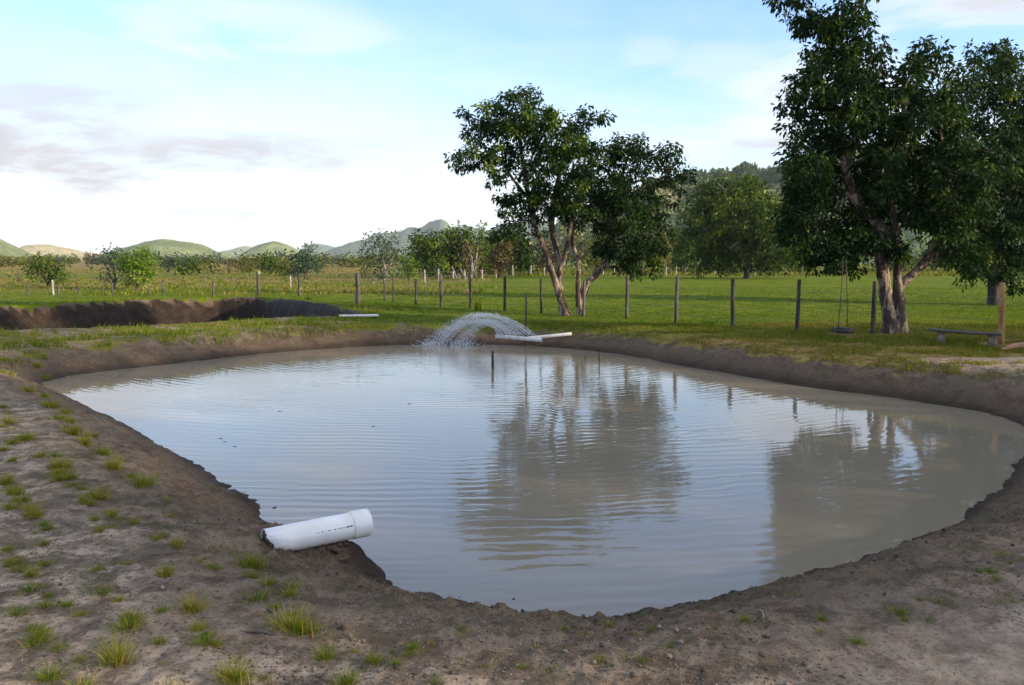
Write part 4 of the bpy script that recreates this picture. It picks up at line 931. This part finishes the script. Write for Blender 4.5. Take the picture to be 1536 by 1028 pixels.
# ------------------------------------------------------------------ bench, swing, board on the ground
def bench():
    a = at(1393, 493, 18.0); b = at(1502, 500, 17.3); A = gp(1411, 514); 
    A0 = Vector((a.x, a.y, 0)); B0 = Vector((b.x, b.y, 0)); dirv = (B0 - A0).normalized(); ang = math.atan2(dirv.y, dirv.x); zt = (a.z + b.z) / 2
    root = empty('bench', ((A0 + B0) / 2).to_tuple()); root.location.z = gz(root.location.x, root.location.y); tag(root, 'low weathered plank bench on two stubby legs beside the orange post', 'bench')
    L = (B0 - A0).length; mb = MB(); n = 9; c = (A0 + B0) / 2
    V = []; nv = Vector((-dirv.y, dirv.x, 0))
    for i in range(n):
        t = i / (n - 1); q = A0.lerp(B0, t); zz = a.z + (b.z - a.z) * t - 0.012 * math.sin(t * math.pi)
        for s_, dz in ((-.13, 0), (.13, 0), (.125, -.045), (-.125, -.045)): V.append(q + nv * (s_ + random.uniform(-.004, .004)) + Vector((0, 0, zz + dz)))
    Fq = [[i * 4 + k, i * 4 + (k + 1) % 4, i * 4 + 4 + (k + 1) % 4, i * 4 + 4 + k] for i in range(n - 1) for k in range(4)] + [[0, 3, 2, 1], [(n - 1) * 4 + k for k in range(4)]]
    mb.add([tuple(v) for v in V], np.array(Fq)); adopt(mb.build('seat', M['bench'], None, False), root)
    for t in (0.18, 0.88):
        q = A0.lerp(B0, t); zt2 = a.z + (b.z - a.z) * t - 0.05; g = gz(q.x, q.y); mb = MB()
        mb.tube([Vector((q.x, q.y, g - .06)), Vector((q.x + .01, q.y, (g + zt2) / 2)), Vector((q.x, q.y, zt2))], [0.085, 0.075, 0.08], 9, lump=0.06); adopt(mb.build('leg', M['bench_leg']), root)
bench()
def swing():
    D = 19.6; top = at(1266, 388, D); s0 = at(1257, 494, D); s1 = at(1271, 494, D + 0.32)
    root = empty('swing', s0.lerp(s1, .5)); tag(root, 'home made swing with a dark slab seat hanging below the tall dark tree', 'swing')
    for s, q, px in ((s0, top + Vector((-.02, 0, 0)), 0), (s1, top + Vector((.12, .2, 0)), 1)):
        mb = MB(); mb.tube(catmull([q, q.lerp(s, .5) + Vector((.012, 0, 0)), s], 5), 0.011, 6); adopt(mb.build('rope', M['stick']), root)
    mb = MB(); c = s0.lerp(s1, .5) - Vector((0, 0, .03)); mb.box(c, (0.17, 0.24, 0.05)); mb.box(c + Vector((0, 0, .055)), (0.16, 0.23, 0.012)); adopt(mb.build('seat', M['stick'], None, False), root)
    # branch stub that carries the ropes
swing()
mb = MB(); p = gp(1503, 527); q = gp(1560, 522); mb.tube([p + Vector((0, 0, .03)), p.lerp(q, .3) + Vector((0, 0, .07)), p.lerp(q, .6) + Vector((0, 0, .07)), q + Vector((0, 0, .08))], [.03, .06, .07, .075], 8, lump=.12)
tag(mb.build('fallen_log', mat_plain('log', (0.36, 0.2, 0.12), (0.2, 0.11, 0.07), 0.9, 12)), 'reddish brown log lying on the ground at the right edge below the bench', 'log')

# pale fallen branches under the round tree
def snag(label, px, by, arms, D=None):
    p = gp(px, by); root_z = p.z; mb = MB(); k = p.y / 1280
    for arm in arms:
        pts = [Vector((p.x + (ax - px) * k, p.y + random.uniform(-.3, .3), root_z + (by - ay) * k)) for ax, ay, r in arm]; mb.tube(catmull(pts, 4), np.interp(np.linspace(0, len(arm) - 1, (len(arm) - 1) * 4 + 1), range(len(arm)), [r * k for _, _, r in arm]), 6, lump=.1)
    tag(mb.build('dead_branch', M['bark_pale']), label, 'dead branch')
snag('arched pale dead branches lying under the right side of the round tree', 1172, 411, [[(1163,411,1.5),(1167,404,1.5),(1173,401,1.8),(1179,404,1.5),(1181,411,1.2)],[(1172,394,.8),(1177,400,1.3),(1181,408,1.2)],[(1172,402,1.2),(1174,411,1)],[(1176,402,1.2),(1177,411,1)]])
snag('pinkish white dead stump left of the arched pale branches', 1159, 411, [[(1156,412,2),(1158,405,2),(1157,398,.8)],[(1158,411,2),(1162,406,1.8)]])
snag('leaning pale dead trunks at the foot of the dark grove', 690, 420, [[(686,420,1.5),(682,410,1.3),(678,400,1)],[(700,419,1.2),(694,410,1.1),(690,402,.8)],[(690,420,1.2),(688,410,1)]])
snag('forked white dead trunk in the grove right of the leaning ones', 714, 418, [[(714,419,1.6),(713,405,1.4),(715,385,1.1),(718,368,.7)],[(714,415,1.5),(709,402,1.2),(705,388,.9)],[(714,398,1),(720,385,.7)]])
# grass clump by the fence
def clump(px, py, w, h, t0, t1, label, name='grass_clump'):
    p = gp(px, py); n = 90; k = p.y / 1280; mb = MB(); a = RNG.uniform(0, 6.28, n); reach = RNG.uniform(0.1, .8, n) * w / h
    V, Fs, T = blades(np.tile([p.x, p.y, p.z - .02], (n, 1)) + RNG.normal(0, .06, (n, 3)) * [1, 1, 0], RNG.uniform(.5, 1, n) * h * k, np.full(n, .03), np.stack([np.cos(a) * reach, np.sin(a) * reach], 1), RNG.uniform(t0, t1, n), 4, .8)
    mb.add(V, Fs, T); tag(mb.build(name, M['blade']), label, 'plant')
clump(718, 464, 16, 22, .35, .7, 'bright yellow green grass clump growing above the water spray')
clump(1063, 486, 20, 12, 0.0, .4, 'low dark green clump at the fence between the twin trees and the swing')
clump(560, 478, 20, 10, .5, .9, 'dry tuft lying behind the short white pipe')
clump(462, 452, 16, 10, 0.0, .4, 'green tuft at the right end of the dark pit')

# ------------------------------------------------------------------ pipes
def pipe_tube(a, b, r, name, mat, label, cat='pipe'):
    """open ended hollow pipe"""
    root = None; mb = MB(); a = Vector(a); b = Vector(b)
    pts = [a + (b - a) * .0, a, a.lerp(b, .3), a.lerp(b, .7), b, b, a.lerp(b, .95), a.lerp(b, .05)]; 
    mb.tube([a, a.lerp(b, .35), a.lerp(b, .7), b], r, 14, cap=False); mb.tube([b, a.lerp(b, .65), a.lerp(b, .3), a], r * .86, 14, cap=False)
    return mb
def gpz(px, py, dz=0.0):
    p = ground(px, py); p.z = gz(p.x, p.y) + dz; return p
a = gpz(509, 477, .05); b = at(568, 473.5, a.y + .15); tag(pipe_tube(a, b, .04, '', None, '').build('thin_pipe', M['pvc_small']), 'short white pipe lying on the grass beside the dark pit', 'pipe')
D0 = on(745, 519, WZ).y - 0.2
A = at(744, 504.5, D0 + .15); B = at(813, 510.5, D0 - .55)
tag(pipe_tube(A, B, .052, '', None, '').build('thin_pipe', M['pvc_small']), 'white pipe of the spray reaching over the water, nearer and left of the crossed pair', 'pipe')
A2 = at(784, 508.5, D0 - .28); B2 = at(857, 501, D0 + .05)
tag(pipe_tube(A2, B2, .045, '', None, '').build('thin_pipe', M['pvc_small']), 'white pipe running to the bank, right of the crossed pair at the spray', 'pipe')

def big_pipe():
    A = at(396, 815, 5.62); B = at(552, 783.5, 6.02)
    d = (B - A); L = d.length; d.normalize(); up = Vector((0, 0, 1)); s = d.cross(up).normalized(); u = s.cross(d).normalized()
    root = empty('large_pipe', A); tag(root, 'large white plastic pipe lying on the muddy bank and sticking out over the water', 'pipe')
    r = 0.094; nseg = 48
    def ring(x, rr, jag=None):
        out = []
        for i in range(nseg):
            t = 2 * math.pi * i / nseg; xx = x + (jag[i] if jag is not None else 0); out.append(A + d * xx + (s * math.cos(t) + u * math.sin(t)) * rr)
        return out
    # s points away/right of the axis; the broken edge bites in lower front
    rg = random.Random(3); jag = []
    for i in range(nseg):
        t = 2 * math.pi * i / nseg; fr = max(0, math.cos(t - math.radians(-50 if s.y < 0 else 230)))
        jag.append(0.055 * fr ** 1.6 + rg.uniform(0, 0.012) + (0.02 if i % 7 < 3 else 0) * fr)
    prof = [(0, r, jag), (0.16, r, None), (L * .45, r, None), (L - 0.155, r, None), (L - 0.135, r * 1.015, None), (L - 0.12, r * 1.055, None), (L - 0.02, r * 1.06, None), (L, r * 1.05, None), (L, r * .97, None), (L - .12, r * .97, None), (L - .15, r * .92, None), (.2, r * .92, None), (0, r * .92, jag)]
    V = []; 
    for x, rr, j in prof: V += ring(x, rr, j)
    V = [tuple(v) for v in V]; m = len(prof)
    Fq = [[i * nseg + k, i * nseg + (k + 1) % nseg, (i + 1) * nseg + (k + 1) % nseg, (i + 1) * nseg + k] for i in range(m - 1) for k in range(nseg)]
    Fq += [[(m - 1) * nseg + k, (m - 1) * nseg + (k + 1) % nseg, (k + 1) % nseg, k] for k in range(nseg)]
    mb = MB(); mb.add(V, np.array(Fq)); o = adopt(mb.build('pipe_wall', M['pvc']), root)
    # collar seam
    mb = MB(); R1, R2, R3 = ring(L - .139, r * 1.022), ring(L - .134, r * 1.034), ring(L - .129, r * 1.028); V = [tuple(v) for v in R1 + R2 + R3]
    mb.add(V, np.array([[j * nseg + k, j * nseg + (k + 1) % nseg, (j + 1) * nseg + (k + 1) % nseg, (j + 1) * nseg + k] for j in (0, 1) for k in range(nseg)])); adopt(mb.build('collar_seam', M['seam']), root)
    # line of print: short dashes and two solid blocks, following the curve of the wall
    th0 = math.atan2(0.30, -1.0) if (s.y > 0) else math.atan2(0.30, 1.0)
    def mark(x0, x1, dth, off=0.0):
        mb2 = []
        for i in range(4):
            for t in (th0 + off - dth, th0 + off + dth): pass
        nx = 2
        V = []
        for x in (x0, x1):
            for t in (th0 + off - dth, th0 + off, th0 + off + dth): V.append(tuple(A + d * x + (s * math.cos(t) + u * math.sin(t)) * (r * 1.004)))
        return V
    mbp = MB(); marks = []; x = L * .44
    rg = random.Random(9)
    for ln_ in (.012, .010, .004): marks.append((x, x + ln_, .020)); x += ln_ + .006
    for ln_ in (.013, .004): marks.append((x, x + ln_, .045)); x += ln_ + .014
    for ln_ in (.022,): marks.append((x, x + ln_, .03)); x += ln_ + .022
    marks.append((x, x + .014, .04)); x += .028
    while x < L * .735: w = rg.uniform(.004, .008); marks.append((x, x + w, rg.uniform(.022, .034))); x += w + .0022
    marks.append((x + .002, x + .020, .06)); marks.append((x + .026, x + .045, .06))
    marks.append((L * .53, L * .53 + .006, .012))
    for i, (x0, x1, dth) in enumerate(marks): mbp.add(mark(x0, x1, dth, -.22 * (1 if s.y < 0 else -1) if i == len(marks) - 1 else 0.0), np.array([[0, 3, 4, 1], [1, 4, 5, 2]]))
    adopt(mbp.build('printed_line', M['print'], None, False), root)
    # mud the pipe is bedded in: clods of its own
    mb = MB(); rg = np.random.default_rng(8)
    for i in range(150):
        t = rg.uniform(0.02, 0.74); c = A + d * (L * t) + Vector((0, 0, -r * (1.0 + .25 * rg.uniform()))) + s * rg.normal(0, .05)
        rr = rg.uniform(.010, .034) * (1.2 - t * .6); n = 8
        a_ = rg.normal(size=(14, 3)); a_ /= np.linalg.norm(a_, axis=1)[:, None]
        import bmesh
        bm = bmesh.new(); bmesh.ops.create_icosphere(bm, subdivisions=2, radius=rr)
        V = np.array([v.co[:] for v in bm.verts]); V *= (1 + rg.normal(0, .14, (len(V), 1))); V *= [1.3, 1, .7]; Ft = np.array([[v.index for v in f.verts] for f in bm.faces]); bm.free()
        mb.add(V + np.array(c), Ft)
    mb.tube([A + d * .012, A + d * .05, A + d * .10], [r * .90, r * .915, r * .915], 16, lump=.02)
    for i in range(34):
        c = A + d * rg.uniform(-.05, .16) + Vector((rg.uniform(-.05, .03), rg.uniform(-.13, .0), -r * rg.uniform(.55, 1.15))); rr = rg.uniform(.015, .042); bm = bmesh.new(); bmesh.ops.create_icosphere(bm, subdivisions=2, radius=rr)
        V = np.array([v.co[:] for v in bm.verts]); V *= (1 + rg.normal(0, .14, (len(V), 1))); Ft = np.array([[v.index for v in f.verts] for f in bm.faces]); bm.free(); mb.add(V + np.array(c), Ft)
    tag(mb.build('mud_clods', M['mud']), 'dark reddish mud clods bedding the large pipe', 'mud', kind='stuff')
big_pipe()

# ------------------------------------------------------------------ water spray
def spray():
    m, nt, b = material('spray_drop'); b.inputs['Base Color'].default_value = (0.78, 0.8, 0.84, 1); b.inputs['Roughness'].default_value = 0.25; b.inputs['IOR'].default_value = 1.33
    tr = nt.nodes.new('ShaderNodeBsdfTransparent'); mx = nt.nodes.new('ShaderNodeMixShader'); mx.inputs[0].default_value = 0.85
    nt.links.new(tr.outputs[0], mx.inputs[1]); nt.links.new(b.outputs[0], mx.inputs[2]); nt.links.new(mx.outputs[0], nt.nodes['Material Output'].inputs[0])
    rg = np.random.default_rng(55); V = []; Fs = []; n = 0; mb = MB()
    g = 9.81
    def arc(p0, p1, peak, k, w0, w1, size, tmin=0.0):
        """parabola from p0 to p1 with its top at height peak; k drops spread about it"""
        p0 = np.array(p0); p1 = np.array(p1)
        vz = math.sqrt(2 * g * max(peak - p0[2], .01)); T = vz / g + math.sqrt(2 * max(peak - p1[2], .01) / g); vh = (p1[:2] - p0[:2]) / T
        for _ in range(k):
            t = T * (tmin + (1 - tmin) * rg.uniform()); f = t / T; sp_ = (w0 + (w1 - w0) * f)
            j = rg.normal(0, 1, 3) * sp_; j[2] *= .75
            p = np.array([p0[0] + vh[0] * t, p0[1] + vh[1] * t, p0[2] + vz * t - .5 * g * t * t]) + j
            if p[2] < WZ: continue
            v = np.array([vh[0], vh[1], vz - g * t]); v /= np.linalg.norm(v); L = size * rg.uniform(1.0, 3.6); r = size * rg.uniform(.3, .62)
            s_ = np.cross(v, [0, 1, 0]); s_ /= np.linalg.norm(s_) + 1e-9; w = np.cross(v, s_)
            Vv = np.array([p + v * L, p - v * L, p + s_ * r, p - s_ * r, p + w * r, p - w * r]); mb.add(Vv, FO)
    FO = np.array([[0, 2, 4], [0, 4, 3], [0, 3, 5], [0, 5, 2], [1, 4, 2], [1, 3, 4], [1, 5, 3], [1, 2, 5]])
    D = D0
    src = [np.array(at(800 - i * 5, 503 - i * .2, D - .45 + i * .03)) for i in range(10)]
    for i in range(16):
        s0 = src[i % 10]; e = np.array(on(645 + rg.uniform(-14, 22), 517.5 + rg.uniform(-1, 1), WZ)); pk = at(0, 474 + rg.uniform(-4, 10), D).z
        arc(s0, e, pk, 400, .010, .075, .0078)
    for i in range(10):
        s0 = np.array(at(775 - i * 3, 504, D)); e = np.array(on(692 + rg.uniform(-10, 10), 518, WZ)); pk = at(0, 484 + rg.uniform(-3, 5), D).z
        arc(s0, e, pk, 330, .010, .06, .0078)
    # thin unbroken jets near the nozzles
    for i in range(7):
        p0 = np.array(at(806 - i * 6, 505, D - .4)); p1 = np.array(at(735 - i * 8, 486, D)); pk = at(0, 477 + i * 1.2, D).z
        vz = math.sqrt(2 * g * (pk - p0[2])); T = vz / g * 1.25; vh = (p1[:2] - p0[:2]) / T
        mb.tube([np.array([p0[0] + vh[0] * t, p0[1] + vh[1] * t, p0[2] + vz * t - .5 * g * t * t]) for t in np.linspace(0, T, 18)], np.linspace(.005, .003, 18), 5)
    # splashes where the arcs land
    for cx in (645, 692):
        for _ in range(260):
            e = np.array(on(cx + rg.normal(0, 12), 517.5 + rg.normal(0, 1.2), WZ)); e[2] += abs(rg.normal(0, .06)); r = .012 * rg.uniform(.5, 1.3); Vv = e + np.array([[r, 0, 0], [-r, 0, 0], [0, r, 0], [0, -r, 0], [0, 0, r], [0, 0, -r]]); mb.add(Vv, np.array([[0, 2, 4], [2, 1, 4], [1, 3, 4], [3, 0, 4], [2, 0, 5], [1, 2, 5], [3, 1, 5], [0, 3, 5]]))
    tag(mb.build('water_spray', m, None, False), 'arching spray of water drops falling into the far side of the pond', 'water spray', kind='stuff')
spray()

# ------------------------------------------------------------------ sticks, clods and floating bits near the shore
def twig(px, py, px2, py2, r, label, mat='twig', z=None, h=0.0):
    a = ground(px, py) if z is None else on(px, py, z); b = ground(px2, py2) if z is None else on(px2, py2, z); a.z += r; b.z += r + h
    mb = MB(); mid = a.lerp(b, .5) + Vector((random.uniform(-.01, .01), random.uniform(-.01, .01), .012)); mb.tube(catmull([a, mid, b], 4), np.linspace(r, r * .5, 9), 6, lump=.1)
    tag(mb.build('twig', M[mat]), label, 'twig')
twig(367, 950, 420, 956, .006, 'dark straight twig lying on the bare ground below the wide dark tuft')
twig(240, 968, 262, 955, .004, 'thin twig between the round dark tuft and the fresh green one', 'bench_leg')
twig(1139, 916, 1146, 936, .005, 'pale curved twig on the dark near shore right of centre', 'post_pale')
twig(130, 940, 160, 934, .004, 'thin dark twig left of the round dark tuft')
twig(1094, 883, 1101, 880, .006, 'bit of dead plant sticking out of the water at the near shore', 'stick', h=.03)
def clod(px, py, w, label, z=None, mat='mud', flat=.7, grp=None):
    import bmesh
    p = ground(px, py) if z is None else on(px, py, z); r = w / 2 / 1280 * p.y; bm = bmesh.new(); bmesh.ops.create_icosphere(bm, subdivisions=3, radius=r)
    for v in bm.verts:
        q = v.co * (9 / r * .12); k = 1 + .35 * (math.sin(q.x * 3 + px) * math.cos(q.y * 4 + py) + .5 * math.sin(q.z * 7)) + random.uniform(-.06, .06); v.co *= k; v.co.z *= flat
    V = np.array([v.co[:] for v in bm.verts]) + np.array(p); Ft = np.array([[v.index for v in f.verts] for f in bm.faces]); bm.free(); mb = MB(); mb.add(V, Ft); tag(mb.build('floating_leaf' if grp else 'soil_clod', M[mat]), label, 'leaf' if grp else 'clod', grp)
clod(407, 917, 13, 'black lump of earth beside the yellow spreading tuft', mat='stick')
clod(512, 838, 22, 'reddish clod at the tip of the mud under the large pipe')
clod(545, 836, 8, 'small dark clod poking out of the water right of the pipe mud', z=WZ, mat='stick', flat=.4)
clod(553, 858, 12, 'flat dark clod breaking the water at the near shore', z=WZ, mat='stick', flat=.3)
clod(560, 865, 8, 'tiny dark clod next to the flat one at the near shore', z=WZ, mat='stick', flat=.4)
clod(770, 899, 5, 'speck of mud in the water above the near shore', z=WZ, mat='stick', flat=.4)
clod(412, 762, 6, 'speck of mud in the water above the large pipe', z=WZ, mat='stick', flat=.4)
for px, py in ((337,663),(352,670),(331,658),(614,606),(420,617),(560,640)):
    clod(px, py, 5, 'dark leaf floating on the left part of the pond', z=WZ, grp='leaves floating on the pond', mat='stick', flat=.15)

# ------------------------------------------------------------------ haze
def haze():
    m = bpy.data.materials.new('haze_air'); m.use_nodes = True; nt = m.node_tree; nt.nodes.clear()
    out = nt.nodes.new('ShaderNodeOutputMaterial'); v = nt.nodes.new('ShaderNodeVolumePrincipled'); v.inputs['Color'].default_value = (0.86, 0.93, 1.0, 1); v.inputs['Density'].default_value = 0.00009
    nt.links.new(v.outputs[0], out.inputs['Volume'])
    mb = MB(); mb.box((0, 0, 0), (5600, 5600, 1)); V = mb.V[0]; V[:, 2] = np.where(V[:, 2] > 0, 200, -12); mb.V[0] = V
    o = mb.build('haze', m, None, False); tag(o, 'pale haze lying over the plain and the far hills', 'haze', kind='stuff')
if HAZE: haze()
